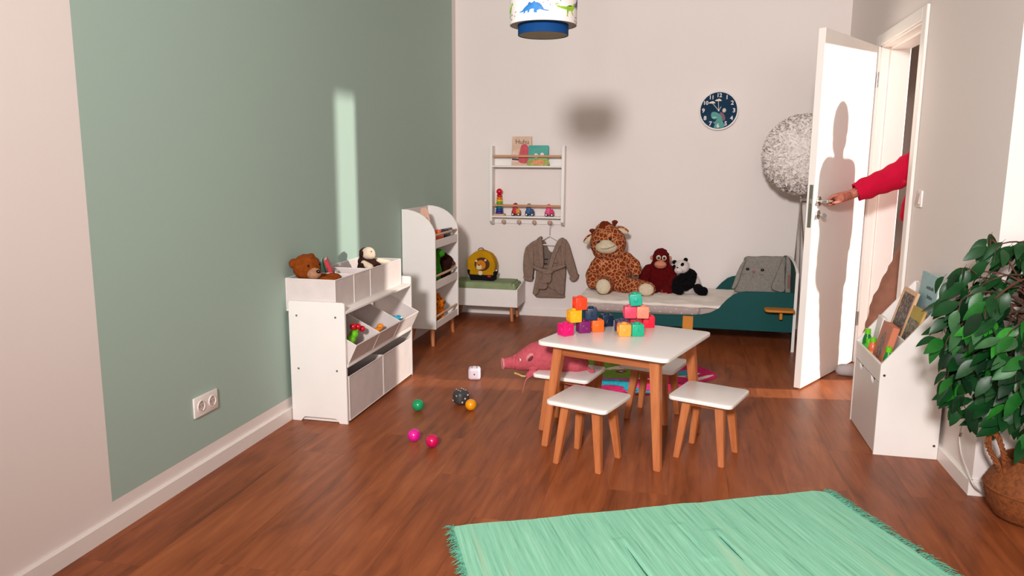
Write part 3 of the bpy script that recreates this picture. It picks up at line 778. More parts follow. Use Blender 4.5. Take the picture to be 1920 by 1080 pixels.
# ------------------------------------------------------------------ wall shelf
def wall_shelf():
    t = thing('wall_shelf', 'white ladder wall shelf with wooden rails and peg hooks on the back wall', 'wall shelf', (.623, RD, .764))
    wm = WHITE(); pw = wood('rail_wood', (190, 126, 84), (208, 150, 106), axis=0)
    for a in (.314, .911):
        po = [(RD-.001, .764), (RD-.06, .772), (RD-.10, .80), (RD-.10, 1.40), (RD-.095, 1.413), (RD-.001, 1.413)]
        obj('upright', B().prism(po, 0, a, a+.025, .0015), wm, t)
    for z in (1.240, .830): obj('shelf_board', B().box(.339, RD-.10, z, .911, RD-.002, z+.014), wm, t)
    for z, h in ((1.330, .009), (.930, .0085)): obj('rail', B().box(.339, RD-.099, z-h, .911, RD-.087, z+h, .002), pw, t)
    obj('peg_board', B().box(.339, RD-.014, .776, .911, RD-.002, .83), wm, t)
    obj('back_strip', B().box(.339, RD-.012, 1.254, .911, RD-.002, 1.315), wm, t)
    for x in (.428, .558, .687, .815):
        p = obj('peg', B().lathe([(.008, 0), (.008, .045), (.0165, .05), (.0165, .06), (.012, .064), (.001, .065)], seg=16).xf(Matrix.Translation((x, RD-.0145, .795)) @ Matrix.Rotation(R(90), 4, 'X')), wood('peg_wood', (176, 140, 120), (196, 160, 138)), t)
    # books
    def bk(label, x0, x1, z1, y, col, name):
        k = thing('picture_book', label, 'book', ((x0+x1)/2, y, 1.2545), group='picture books on the wall shelf', rot=(R(-6), 0, 0))
        w, h = (x1-x0)/2, z1-1.2545
        obj('cover', B().box(-w, 0, 0, w, .0018, h, .0005), mat(name, col, rough=.45, var=.12, scale=18), k, True)
        obj('pages', B().box(-w+.002, .0018, .002, w-.002, .010, h-.002, 0), mat('paper', (235, 228, 214)), k, True)
        obj('cover', B().box(-w, .010, 0, w, .0118, h, .0005), mat(name, col), k, True)
        return k, w, h
    k, w, h = bk('tall cream picture book titled Huhu on the wall shelf', .491, .653, 1.490, RD-.062, (214, 178, 150), 'cover_cream')
    tm = text_mesh('Huhu', .052)
    obj('title', B().add(tm, Matrix.Translation((.004, -.0006, h-.045)) @ Matrix.Rotation(R(90), 4, 'X')), mat('ink_brown', (88, 52, 44), rough=.6), k, True)
    ill = smooth_poly([(-.02, .03), (.05, .02), (.074, .07), (.07, .12), (.04, .17), (.0, .165), (-.015, .11)])
    obj('cover_print', B().prism(ill, 1, -.0009, .0002), mat('print_red', (196, 62, 74), rough=.5, var=.25, scale=40), k, True)
    ill = smooth_poly([(-.078, .03), (-.03, .03), (-.028, .09), (-.06, .12), (-.078, .09)])
    obj('cover_print', B().prism(ill, 1, -.0009, .0002), mat('print_pale', (226, 196, 182), rough=.5, var=.2, scale=50), k, True)
    obj('cover_print', B().prism([(-.078, .06), (-.02, .055), (-.02, .04), (-.078, .045)], 1, -.0012, .0002), mat('print_dark', (60, 40, 34), rough=.5), k, True)
    k, w, h = bk('small teal picture book with animals on the wall shelf', .633, .797, 1.418, RD-.078, (40, 158, 142), 'cover_teal')
    obj('cover_print', B().prism(smooth_poly([(-.08, .002), (.08, .002), (.08, .05), (.04, .062), (-.02, .056), (-.08, .048)]), 1, -.0009, .0002), mat('print_lime', (150, 160, 60), rough=.5, var=.4, scale=50), k, True)
    for x, z in ((-.02, .085), (.03, .09)):
        q = obj('cover_print', B().prism(smooth_poly([(x-.014, z-.02), (x+.014, z-.022), (x+.016, z+.004), (x+.004, z+.014), (x-.01, z+.01)]), 1, -.0012, .0002), mat('print_white', (232, 214, 204), rough=.5), k, True)
    obj('cover_print', B().prism(smooth_poly([(-.045, .012), (.045, .01), (.04, .042), (-.04, .04)]), 1, -.0014, .0002), mat('print_orange', (222, 140, 84), rough=.5, var=.3, scale=60), k, True)
    obj('title', B().add(text_mesh('~~~~', .03), Matrix.Translation((0, -.0006, .13)) @ Matrix.Rotation(R(90), 4, 'X')), mat('print_pinkish', (160, 150, 130), rough=.6), k, True)
    # stacking toy
    k = thing('stacking_rings', 'rainbow stacking ring toy with a red ball on the wall shelf', 'toy', (.385, RD-.055, .8445))
    y = RD-.055; z = .8445
    obj('base', B().box(.345, y-.04, z, .437, y+.04, z+.014, .002), PALEW(), k)
    z += .014
    for i, c in enumerate([(74, 40, 130), (28, 66, 150), (0, 120, 120), (20, 130, 50), (96, 178, 36), (240, 190, 20), (230, 120, 20)]):
        r = .033-.0016*i
        obj('ring', B().lathe([(r-.006, 0), (r, .005), (r, .0145), (r-.006, .0195)], (.389, y, z), 24), mat('ring%d' % i, c, rough=.35), k); z += .0197
    rg = mat('red_gloss', (205, 14, 38))
    obj('ring', B().lathe([(.016, 0), (.022, .006), (.022, .016), (.012, .024)], (.389, y, z), 20), rg, k)
    obj('ball', B().sphere((.389, y, z+.044), .026, 18), rg, k)
    # vehicles
    def car(label, x, cols, h):
        k = thing('wooden_vehicle', label, 'toy vehicle', (x, RD-.055, .8445), group='little vehicles on the wall shelf')
        y = RD-.055; z = .8445
        b = B().box(x-.032, y-.02, z+.008, x+.032, y+.02, z+.038, .008, 2).prism([(x-.028, z+.03), (x+.012, z+.03), (x+.006, z+h-.01), (x-.022, z+h-.01)], 1, y-.017, y+.017, .004)
        obj('body', remesh(b, .0035, 2), mat('veh_'+cols[0], cols[1], rough=.35), k)
        obj('panel', B().box(x+.004, y-.0225, z+.012, x+.03, y-.018, z+.05, .003), mat('veh2_'+cols[0], cols[2], rough=.35), k)
        obj('head', B().sphere((x-.006, y, z+h), .0165, 14), mat('veh3_'+cols[0], cols[3], rough=.4), k)
        for dx in (-.02, .02):
            for sy in (-1, 1):
                w = obj('wheel', B().cyl((x+dx, y+sy*.014, z+.011), (x+dx, y+sy*.024, z+.011), .011, seg=16), BLACK(), k)
                obj('hub', B().cyl((x+dx, y+sy*.024, z+.011), (x+dx, y+sy*.0255, z+.011), .006, seg=12), WHITE(), w)
        k.scale = (1.18, 1.18, 1.18)
    car('red and yellow toy fire engine on the wall shelf', .533, ('red', (190, 20, 38), (214, 150, 40), (150, 24, 30)), .074)
    car('blue toy vehicle with an olive driver on the wall shelf', .648, ('blue', (18, 82, 140), (20, 60, 110), (150, 140, 60)), .072)
    car('pink toy car near the right end of the wall shelf', .812, ('pink', (226, 70, 130), (214, 20, 90), (226, 96, 150)), .070)
wall_shelf()

# ------------------------------------------------------------------ bathrobe on a hanger
def robe():
    Y0 = RD-.012
    def g(a, b): return (.598+(a-75)*.000667, .687-(b-215)*.000655+(a-400)*.00001)
    k = thing('coat_hanger', 'white clothes hanger hooked on the rightmost wooden peg', 'hanger', (.813, RD-.05, .69))
    wm = mat('hanger_white', (236, 230, 224), rough=.4)
    yh = RD-.052
    p = lambda a, b: (g(a, b)[0], yh, g(a, b)[1])
    obj('bar', B().tube([p(300, 275), p(400, 218), p(520, 285)], .0055, 8), wm, k)
    obj('bar', B().tube([p(300, 275), p(305, 330), p(500, 340), p(520, 285)], .0045, 8), wm, k)
    obj('hook', B().tube(spline([p(402, 218), p(402, 150), p(404, 120), p(420, 92), p(438, 72), p(425, 40), p(398, 32)]), .0018, 8), STEEL(), k)
    t = thing('bathrobe', 'taupe children\'s bathrobe with a tied belt hanging below the wall shelf', 'bathrobe', (.82, RD-.05, .165))
    m = fabric('taupe_terry', (142, 118, 104), var=.12, scale=40, bump=.7, bscale=420)
    mi = fabric('taupe_lining', (120, 104, 94), var=.3, scale=150)
    def soft(name, pts, y0, y1, mm=m, par=t, vox=.0045, sm=5, folds=.004, fr=1.0, n=3, slope=0):
        po = smooth_poly([g(*q) for q in pts], n)
        me = remesh(B().prism(po, 1, y0, y1), vox, sm)
        for v in me.vertices:
            p = v.co
            if p.y < (y0+y1)/2:
                p.y += folds*math.sin((p.x+slope*p.z)*150*fr+3*noise.noise(p*7))+.0025*noise.noise(p*30)
        return obj(name, me, mm, par, ang=70)
    D_ = RD
    soft('back_lining', [(305, 300), (345, 300), (385, 400), (425, 430), (455, 420), (470, 600), (330, 640)], D_-.03, D_-.015, mi, folds=.001)
    soft('body', [(245, 600), (330, 590), (470, 600), (600, 590), (606, 700), (598, 960), (588, 1003), (400, 1008), (240, 1006), (232, 950), (245, 760)], D_-.055, D_-.018, folds=.002)
    soft('sleeve', [(230, 275), (130, 340), (95, 400), (76, 540), (74, 640), (88, 752), (130, 775), (186, 780), (205, 690), (212, 590), (235, 470), (250, 360)], D_-.078, D_-.02, folds=.004, fr=.6, slope=.3)
    soft('sleeve', [(585, 262), (640, 320), (690, 470), (730, 600), (762, 728), (735, 765), (690, 770), (655, 700), (612, 590), (590, 470)], D_-.078, D_-.02, folds=.004, fr=.6, slope=-.4)
    soft('front_panel', [(298, 228), (318, 300), (326, 420), (330, 600), (345, 660), (250, 640), (212, 560), (205, 430), (215, 320), (255, 250)], D_-.088, D_-.02, folds=.005)
    soft('front_panel', [(545, 242), (500, 290), (440, 450), (395, 640), (470, 660), (590, 600), (605, 520), (608, 420), (606, 310), (585, 256)], D_-.092, D_-.02, folds=.005, slope=.2)
    soft('collar', [(298, 224), (320, 300), (334, 430), (340, 600), (300, 600), (278, 440), (262, 330), (268, 260)], D_-.106, D_-.06, folds=.001)
    soft('collar', [(552, 238), (500, 296), (446, 440), (400, 610), (446, 620), (490, 470), (540, 350), (575, 280)], D_-.110, D_-.06, folds=.001)
    soft('cuff', [(86, 728), (140, 748), (200, 742), (192, 788), (140, 790), (90, 770)], D_-.089, D_-.014, folds=.001)
    soft('cuff', [(662, 735), (758, 700), (772, 728), (738, 772), (690, 780)], D_-.089, D_-.014, folds=.001)
    soft('front_flap', [(345, 655), (305, 800), (275, 940), (240, 970), (210, 957), (206, 925), (238, 760), (252, 650)], D_-.092, D_-.045, folds=.004)
    soft('front_flap', [(430, 665), (600, 610), (606, 800), (598, 945), (560, 962), (470, 907), (372, 848), (395, 760)], D_-.076, D_-.04, folds=.003, slope=.3)
    soft('belt', [(222, 586), (300, 616), (375, 630), (470, 598), (606, 570), (608, 600), (500, 646), (440, 672), (375, 684), (300, 660), (220, 626)], D_-.118, D_-.05, folds=.0006)
    soft('belt_knot', [(340, 618), (400, 640), (455, 636), (468, 670), (420, 684), (370, 690), (335, 668)], D_-.134, D_-.06, folds=0)
    soft('belt_end', [(345, 680), (440, 680), (448, 740), (428, 802), (310, 808), (328, 740)], D_-.122, D_-.07, folds=.002)
    soft('belt_end', [(298, 806), (395, 818), (376, 884), (282, 886), (276, 850)], D_-.112, D_-.06, folds=.001)
    x, z = g(500, 552)
    obj('embroidery', B().tube(spline([(x-.025, RD-.1010, z-.006), (x-.01, RD-.1020, z+.002), (x, RD-.1020, z-.003), (x+.02, RD-.1010, z+.008)]), .0022, 6), mat('thread_brown', (92, 66, 56), rough=.8), t)
    for a, b in ((360, 518), (350, 575)):
        x, z = g(a, b); obj('label_tag', B().box(x-.014, RD-.045, z-.004, x+.014, RD-.030, z+.004, .001), mat('black_tag', (26, 22, 22), rough=.7), t)
robe()

# ------------------------------------------------------------------ toddler bed
def bed():
    X0, X1, Y0, Y1 = 1.19, 2.642, 5.325, 6.105
    t = thing('toddler_bed', 'teal children\'s bed with curved side boards under the clock', 'bed', (1.92, 5.72, 0))
    tm = mat('teal_lacquer', (5, 72, 70), rough=.55, var=.02, spec=.2); wm = WHITE(); om = mat('orange_lacquer', (205, 128, 34), rough=.4, var=.05)
    top = [(X1, .413), (2.42, .411), (2.32, .408), (2.28, .400), (2.244, .384), (2.20, .345), (2.165, .302), (2.13, .268), (2.09, .246), (2.03, .231), (1.95, .224), (1.80, .218), (1.5, .215), (X0+.018, .215)]
    side = [(X0+.018, .137), (X1, .135)]+top
    obj('side_board', B().prism(side, 1, Y0, Y0+.018, .002), tm, t)
    back = [(X0+.018, .137), (X1, .135)]+[(x, z+.003) for x, z in top]
    obj('side_board', B().prism(back, 1, Y1-.018, Y1, .002), tm, t)
    head = [(Y0-.002, 0), (Y0+.05, 0), (Y0+.07, .10), (Y1-.07, .10), (Y1-.05, 0), (Y1+.002, 0), (Y1+.002, .548)]+arc((Y0+Y1)/2, .535, (Y1-Y0)/2+.002, 12, 168, 14, .078)+[(Y0-.002, .548)]
    hb = obj('headboard', B().prism(head, 0, X1, X1+.018, .001), tm, t)
    obj('edge_band', B().box(X1-.001, Y0-.005, 0, X1+.019, Y0-.0015, .548, .0005), wm, hb)
    obj('edge_band', B().ring_tube([(X1+.009, y, z) for y, z in [(Y0-.003, .546)]+arc((Y0+Y1)/2, .535, (Y1-Y0)/2+.002, 168, 12, 14, .078)], [(.0095, .002)]*16, 8), wm, hb)
    foot = [(Y0, 0), (Y0+.05, 0), (Y0+.07, .10), (Y1-.07, .10), (Y1-.05, 0), (Y1, 0), (Y1, .245), (Y0, .245)]
    obj('footboard', B().prism(foot, 0, X0, X0+.018, .0015), tm, t)
    obj('support_foot', B().box(1.907, Y0-.004, .0, 1.979, Y0+.03, .218, .002), om, t)
    obj('slat_base', B().box(X0+.018, Y0+.018, .155, X1, Y1-.018, .175), wood('slat_wood', (190, 150, 110), (210, 170, 130), axis=0), t)
    l = obj('side_ledge', B().prism(rrect(2.445, 5.205, 2.64, 5.325, .03, 5), 2, .293, .308, .003), om, t)
    obj('bracket', B().box(2.545, 5.255, .235, 2.565, 5.325, .293, .006, 3), om, l)
    # mattress with dotted sheet, and the white cover on it
    k = thing('mattress', 'mattress with a grey dotted fitted sheet lying in the teal bed', 'mattress', (1.9, 5.7, .175))
    b = B().box(X0+.0, Y0+.022, .18, X1-.006, Y1-.024, .285, .03, 3)
    b.box(X0+.01, Y0-.006, .222, 2.02, Y0+.06, .284, .02, 3)
    sm = fabric('sheet_grey', (176, 160, 154), var=.05)
    obj('body', remesh(b, .009, 6, disp=lambda p: .003*noise.noise(p*12)), sm, k)
    rng = random.Random(2); dots = B()
    wd = mat('dot_white', (228, 218, 212), rough=.9)
    for i in range(22):
        x = X0+.04+i*.037; z = .237+.028*(i % 2)+rng.uniform(-.004, .004)
        obj('dot', B().sphere((x, Y0-.0065, z), (.0042, .0022, .0038), 8), wd, k)
    b = B().box(X0-.012, Y0+.0, .274, 2.60, Y1-.02, .302, .012, 2)
    me = remesh(b, .009, 5, disp=lambda p: .010*noise.noise(p*7)+.004*noise.noise(p*19)+(.02*max(0, (1.32-p.x)/.13) if p.z > .28 else 0))
    single('bed_cover', me, fabric('cover_white', (232, 222, 212), var=.05), 'crumpled white quilted cover spread over the mattress', 'blanket', ang=80)
bed()

# ------------------------------------------------------------------ plush animals on the bed
def voro(name, c_line, c_spot, scale=26, th=.11):
    if name in MC: return MC[name]
    m = plush(name, c_spot); nt = m.node_tree; L = nt.links; b = nt.nodes['Principled BSDF']
    tc = nd(nt, 'ShaderNodeTexCoord')
    nn = nd(nt, 'ShaderNodeTexNoise', i_Scale=14.0); L.new(tc.outputs['Object'], nn.inputs['Vector'])
    ad = nd(nt, 'ShaderNodeVectorMath', operation='MULTIPLY_ADD'); ad.inputs[1].default_value = (.035, .035, .035)
    L.new(nn.outputs['Color'], ad.inputs[0]); L.new(tc.outputs['Object'], ad.inputs[2])
    v = nd(nt, 'ShaderNodeTexVoronoi', feature='DISTANCE_TO_EDGE', i_Scale=scale, i_Randomness=.9); L.new(ad.outputs[0], v.inputs['Vector'])
    r = nd(nt, 'ShaderNodeValToRGB'); r.color_ramp.elements[0].position = th*.75; r.color_ramp.elements[1].position = th*1.35
    r.color_ramp.elements[0].color = lin(c_line)+(1,); r.color_ramp.elements[1].color = lin(c_spot)+(1,)
    L.new(v.outputs['Distance'], r.inputs[0]); L.new(r.outputs[0], b.inputs['Base Color'])
    return m
def giraffe():
    def g(a, b, y): 
        s = y/5.75
        x = 1.329+(a-410)*.000604; z = .689-(b-350)*.000609
        return Vector((CAMP.x+(x-CAMP.x)*s, y, CAMP.z+(z-CAMP.z)*s))
    t = thing('giraffe_toy', 'large sitting plush giraffe with cream muzzle on the teal bed', 'soft toy', (1.35, 5.8, .30))
    m = voro('giraffe_fur', (206, 140, 100), (128, 56, 24), 34, .075); cr = plush('giraffe_cream', (214, 198, 170), var=.08); br = plush('giraffe_brown', (112, 44, 20))
    b = B()
    hd = g(405, 370, 5.80)
    b.sphere(hd, (.142, .125, .135)).sphere(g(370, 235, 5.81), (.085, .075, .075)).sphere(g(410, 480, 5.80), (.125, .11, .07))
    b.sphere(g(470, 780, 5.83), (.155, .125, .155)).sphere(g(440, 650, 5.83), (.125, .10, .12)).sphere(g(470, 900, 5.82), (.15, .12, .065))
    # arms
    b.capsule(g(285, 650, 5.79), g(215, 790, 5.73), .055, .052).capsule(g(215, 790, 5.73), g(225, 890, 5.66), .052, .05)
    b.capsule(g(640, 560, 5.80), g(735, 650, 5.76), .05, .056).capsule(g(735, 650, 5.76), g(770, 720, 5.72), .056, .042)
    # legs
    b.capsule(g(400, 890, 5.75), g(370, 940, 5.585), .068, .064)
    b.capsule(g(600, 900, 5.76), g(860, 935, 5.63), .07, .062).sphere(g(900, 945, 5.61), (.075, .05, .062))
    obj('body', remesh(b, .008, 6, .003, 40), m, t)
    mz = g(385, 435, 5.685)
    b = B().sphere(mz, (.086, .06, .048)).sphere(g(385, 385, 5.70), (.055, .05, .035))
    q = obj('muzzle', remesh(b, .006, 6), cr, t)
    pts = [g(a, bb, 5.622+(abs(a-385)/140)**2*.05) for a, bb in ((262, 440), (310, 452), (385, 450), (440, 432), (500, 406))]
    obj('mouth', B().tube(spline(pts), .0022, 6), mat('stitch_dark', (84, 70, 58), rough=.8), q)
    for a, bb in ((292, 362), (432, 326)): obj('eye', B().sphere(g(a, bb, 5.688), .011, 12), BLACK(), t)
    # horns and tuft
    for (a, bb), (c, d), r in (((225, 270), (205, 235), .024), ((470, 165), (485, 120), .022)):
        p0, p1 = g(a, bb, 5.82), g(c, d, 5.81)
        b = B().capsule(p0, p1, .014, .017).sphere(p1+Vector((0, 0, .006)), (r+.003, r, .016))
        obj('horn', remesh(b, .005, 3), br, t)
    obj('tuft', remesh(B().sphere(g(362, 140, 5.79), (.042, .03, .026)).sphere(g(335, 175, 5.77), (.03, .03, .03)), .005, 3, .004, 60), br, t)
    for (a, bb), (c, d), rr in (((190, 300), (120, 365), -40), ((530, 190), (640, 230), 15)):
        p0, p1 = g(a, bb, 5.80), g(c, d, 5.79); mid = (p0+p1)/2; d3 = (p1-p0)
        ang = math.atan2(d3.z, d3.x); rot = Matrix.Rotation(-ang, 3, 'Y')
        e = obj('ear', remesh(B().sphere(mid+Vector((0, .006, .004)), (.052, .014, .024), 16, rot), .005, 2), m, t)
        obj('inner_ear', B().sphere(mid+Vector((0, -.006, -.006)), (.044, .008, .017), 14, rot), cr, e)
    for a, bb, y, rx, rz in ((360, 935, 5.535, .056, .058), (905, 950, 5.566, .058, .048)):
        obj('paw_sole', remesh(B().sphere(g(a, bb, y), (rx, .03, rz)), .005, 3), cr, t)
giraffe()
def orangutan():
    def g(a, b, y): return Vector((1.727+(a-490)*.000410, y, .640-(b-140)*.000420))
    t = thing('ape_toy', 'dark red plush ape with round pale eyes sitting beside the giraffe', 'soft toy', (1.73, 5.85, .30))
    m = plush('maroon_fur', (92, 14, 16)); sk = plush('ape_skin', (202, 130, 104), var=.06, bump=.2)
    b = B().sphere(g(490, 330, 5.86), (.066, .06, .075)).sphere(g(490, 430, 5.86), (.068, .06, .06))
    b.sphere(g(470, 700, 5.88), (.105, .075, .115)).sphere(g(470, 560, 5.88), (.10, .065, .07))
    b.capsule(g(270, 560, 5.86), g(190, 690, 5.80), .042, .04).capsule(g(190, 690, 5.80), g(240, 880, 5.74), .04, .034)
    b.capsule(g(660, 560, 5.86), g(720, 700, 5.83), .042, .04).capsule(g(720, 700, 5.83), g(660, 860, 5.78), .04, .034)
    b.capsule(g(420, 880, 5.83), g(330, 930, 5.74), .05, .04).capsule(g(560, 880, 5.83), g(650, 910, 5.77), .05, .045)
    obj('body', remesh(b, .006, 4, .005, 60), m, t)
    f = obj('muzzle', remesh(B().sphere(g(487, 440, 5.800), (.047, .035, .031)).sphere(g(500, 385, 5.808), (.018, .02, .015)), .004, 4), sk, t)
    obj('mouth', B().tube(spline([g(405, 450, 5.776), g(450, 462, 5.768), (g(490, 463, 5.764)), g(530, 460, 5.768), g(575, 446, 5.776)]), .0014, 6), mat('stitch_dark', (84, 70, 58), rough=.8), f)
    for a, bb in ((450, 315), (552, 318)):
        e = obj('eye', B().sphere(g(a, bb, 5.806), (.0185, .010, .0195), 18), mat('eye_cream', (214, 196, 168), rough=.5), t)
        obj('pupil', B().sphere(g(a+2, bb+2, 5.799), (.0105, .006, .0115), 14), mat('pupil_dark', (40, 36, 34), rough=.2), e)
    for s in (-1, 1): obj('ear', B().sphere(g(490+s*172, 335, 5.86), (.012, .012, .018), 12), sk, t)
    obj('hand', remesh(B().capsule(g(560, 900, 5.74), g(590, 960, 5.715), .014, .012).capsule(g(590, 890, 5.74), g(615, 955, 5.715), .012, .011), .004, 2), sk, t)
    obj('foot', remesh(B().capsule(g(800, 930, 5.76), g(870, 935, 5.75), .014, .013), .004, 2), sk, t)
    obj('arm_fold', remesh(B().capsule(g(640, 870, 5.75), g(590, 900, 5.73), .03, .022), .005, 3, .003, 60), m, t)
orangutan()
def panda():
    def g(a, b, y): return Vector((1.889+(a-880)*.000412, y, .561-(b-340)*.000420))
    t = thing('panda_toy', 'plush panda leaning against the maroon ape on the bed', 'soft toy', (1.96, 5.85, .30))
    wh = plush('panda_white', (222, 208, 204), var=.06); bk = plush('panda_black', (15, 13, 15), var=.3)
    hd = g(870, 490, 5.83)
    b = B().sphere(hd, (.060, .056, .055)).sphere(g(820, 540, 5.79), (.034, .035, .026))
    b.sphere(g(1050, 800, 5.87), (.075, .065, .085)).sphere(g(1000, 880, 5.85), (.06, .06, .05))
    obj('body', remesh(b, .005, 4, .002, 60), wh, t)
    b = B().sphere(g(1000, 640, 5.855), (.066, .06, .05)).capsule(g(1080, 640, 5.83), g(1040, 780, 5.775), .034, .034).capsule(g(1040, 780, 5.775), g(950, 830, 5.745), .034, .03)
    b.capsule(g(900, 670, 5.80), g(800, 740, 5.76), .034, .036).capsule(g(800, 740, 5.76), g(800, 850, 5.73), .036, .036)
    obj('arms', remesh(b, .005, 4, .003, 60), bk, t)
    obj('leg', remesh(B().capsule(g(1180, 860, 5.80), g(1220, 880, 5.75), .036, .036).sphere(g(1280, 890, 5.74), (.034, .036, .036)), .005, 3, .003, 60), bk, t)
    obj('leg', remesh(B().capsule(g(760, 880, 5.77), g(850, 890, 5.72), .034, .034), .005, 3, .003, 60), bk, t)
    for a, bb in ((740, 412), (940, 362)): obj('ear', remesh(B().sphere(g(a, bb, 5.84), (.018, .012, .018)), .004, 2, .002, 60), bk, t)
    for a, bb, r in ((742, 490, -20), (880, 440, 25)):
        e = obj('eye_patch', B().sphere(g(a, bb, 5.784 if a > 800 else 5.80), (.013, .008, .020), 14, Matrix.Rotation(R(r), 3, 'Y')), bk, t)
        obj('eye', B().sphere(g(a+2, bb, 5.776 if a > 800 else 5.791), .005, 10), BLACK(), e)
    obj('nose', B().sphere(g(796, 482, 5.764), (.008, .005, .005), 10), BLACK(), t)
    obj('mouth', B().tube(spline([g(775, 540, 5.763), g(800, 560, 5.757), g(840, 556, 5.76)]), .0012, 6), mat('stitch_dark', (84, 70, 58), rough=.8), t)
panda()
def bunny():
    t = thing('bunny_cushion', 'grey plush rabbit cushion with long hanging ears at the head of the bed', 'cushion', (2.45, 5.62, .30))
    m = plush('grey_velour', (136, 130, 122), var=.12, bump=.35); pk = fabric('bunny_pink', (150, 98, 92))
    # crop pixel -> x,z on the plane y=5.60 ; leaning backwards
    def g(a, b, y=5.60):
        s = y/5.9; x = 2.366+(a-440)*.000354; z = .589-(b-220)*.000380
        return Vector((CAMP.x+(x-CAMP.x)*s, y, CAMP.z+(z-CAMP.z)*s))
    def lay(pts, y0, y1, vox=.007, sm=5, dz=.0, n=3):
        po = smooth_poly([(g(*q).x, g(*q).z) for q in pts], n)
        b = B().prism(po, 1, y0, y1)
        me = remesh(b, vox, sm, disp=lambda p: .006*noise.noise(p*9)+.003*noise.noise(p*20))
        me.transform(Matrix.Translation((0, 5.6, .33)) @ Matrix.Rotation(R(-12), 4, 'X') @ Matrix.Translation((0, -5.6, -.33)))
        return me
    obj('body', lay([(425, 225), (600, 232), (900, 212), (1200, 212), (1245, 300), (1235, 600), (1220, 940), (900, 955), (500, 955), (225, 945), (260, 760), (330, 520), (400, 330)], 5.56, 5.66), m, t, ang=80)
    def ear(pts, y0, y1): return obj('ear', lay(pts, y0, y1, .006, 3), m, t, ang=80)
    e = ear([(430, 250), (370, 330), (280, 500), (220, 650), (150, 870), (165, 905), (210, 900), (290, 770), (340, 560), (410, 350)], 5.515, 5.57)
    e = ear([(1170, 240), (1140, 330), (1040, 600), (960, 810), (1000, 905), (1210, 925), (1215, 700), (1208, 420)], 5.512, 5.565)
    e = ear([(1255, 215), (1300, 260), (1345, 380), (1360, 600), (1360, 920), (1250, 945), (1235, 600), (1235, 300)], 5.535, 5.59)
    obj('ear_lining', lay([(1290, 560), (1325, 600), (1330, 760), (1310, 860), (1288, 760)], 5.528, 5.54, .004, 2), pk, e)
    def on(a, b, y): 
        p = g(a, b); v = Vector((p.x, y, p.z)); return Matrix.Translation((0, 5.6, .33)) @ Matrix.Rotation(R(-12), 4, 'X') @ Matrix.Translation((0, -5.6, -.33)) @ v
    for a, b in ((468, 492), (770, 500)): obj('eye', B().sphere(on(a, b, 5.556), (.013, .009, .011), 14), mat('bunny_eye', (34, 28, 26), rough=.12), t)
    obj('nose', remesh(B().sphere(on(595, 540, 5.556), (.012, .006, .011)), .003, 1), pk, t)
    obj('whisker', B().tube([on(700, 590, 5.555), on(820, 600, 5.555)], .0012, 5), mat('stitch_grey', (90, 84, 78), rough=.9), t)
    obj('whisker', B().tube([on(350, 590, 5.555), on(440, 598, 5.555)], .0012, 5), mat('stitch_grey', (90, 84, 78), rough=.9), t)
    obj('mouth', B().tube(spline([on(590, 570, 5.554), on(575, 620, 5.554), on(600, 670, 5.554)]), .0013, 5), mat('stitch_grey', (90, 84, 78)), t)
bunny()

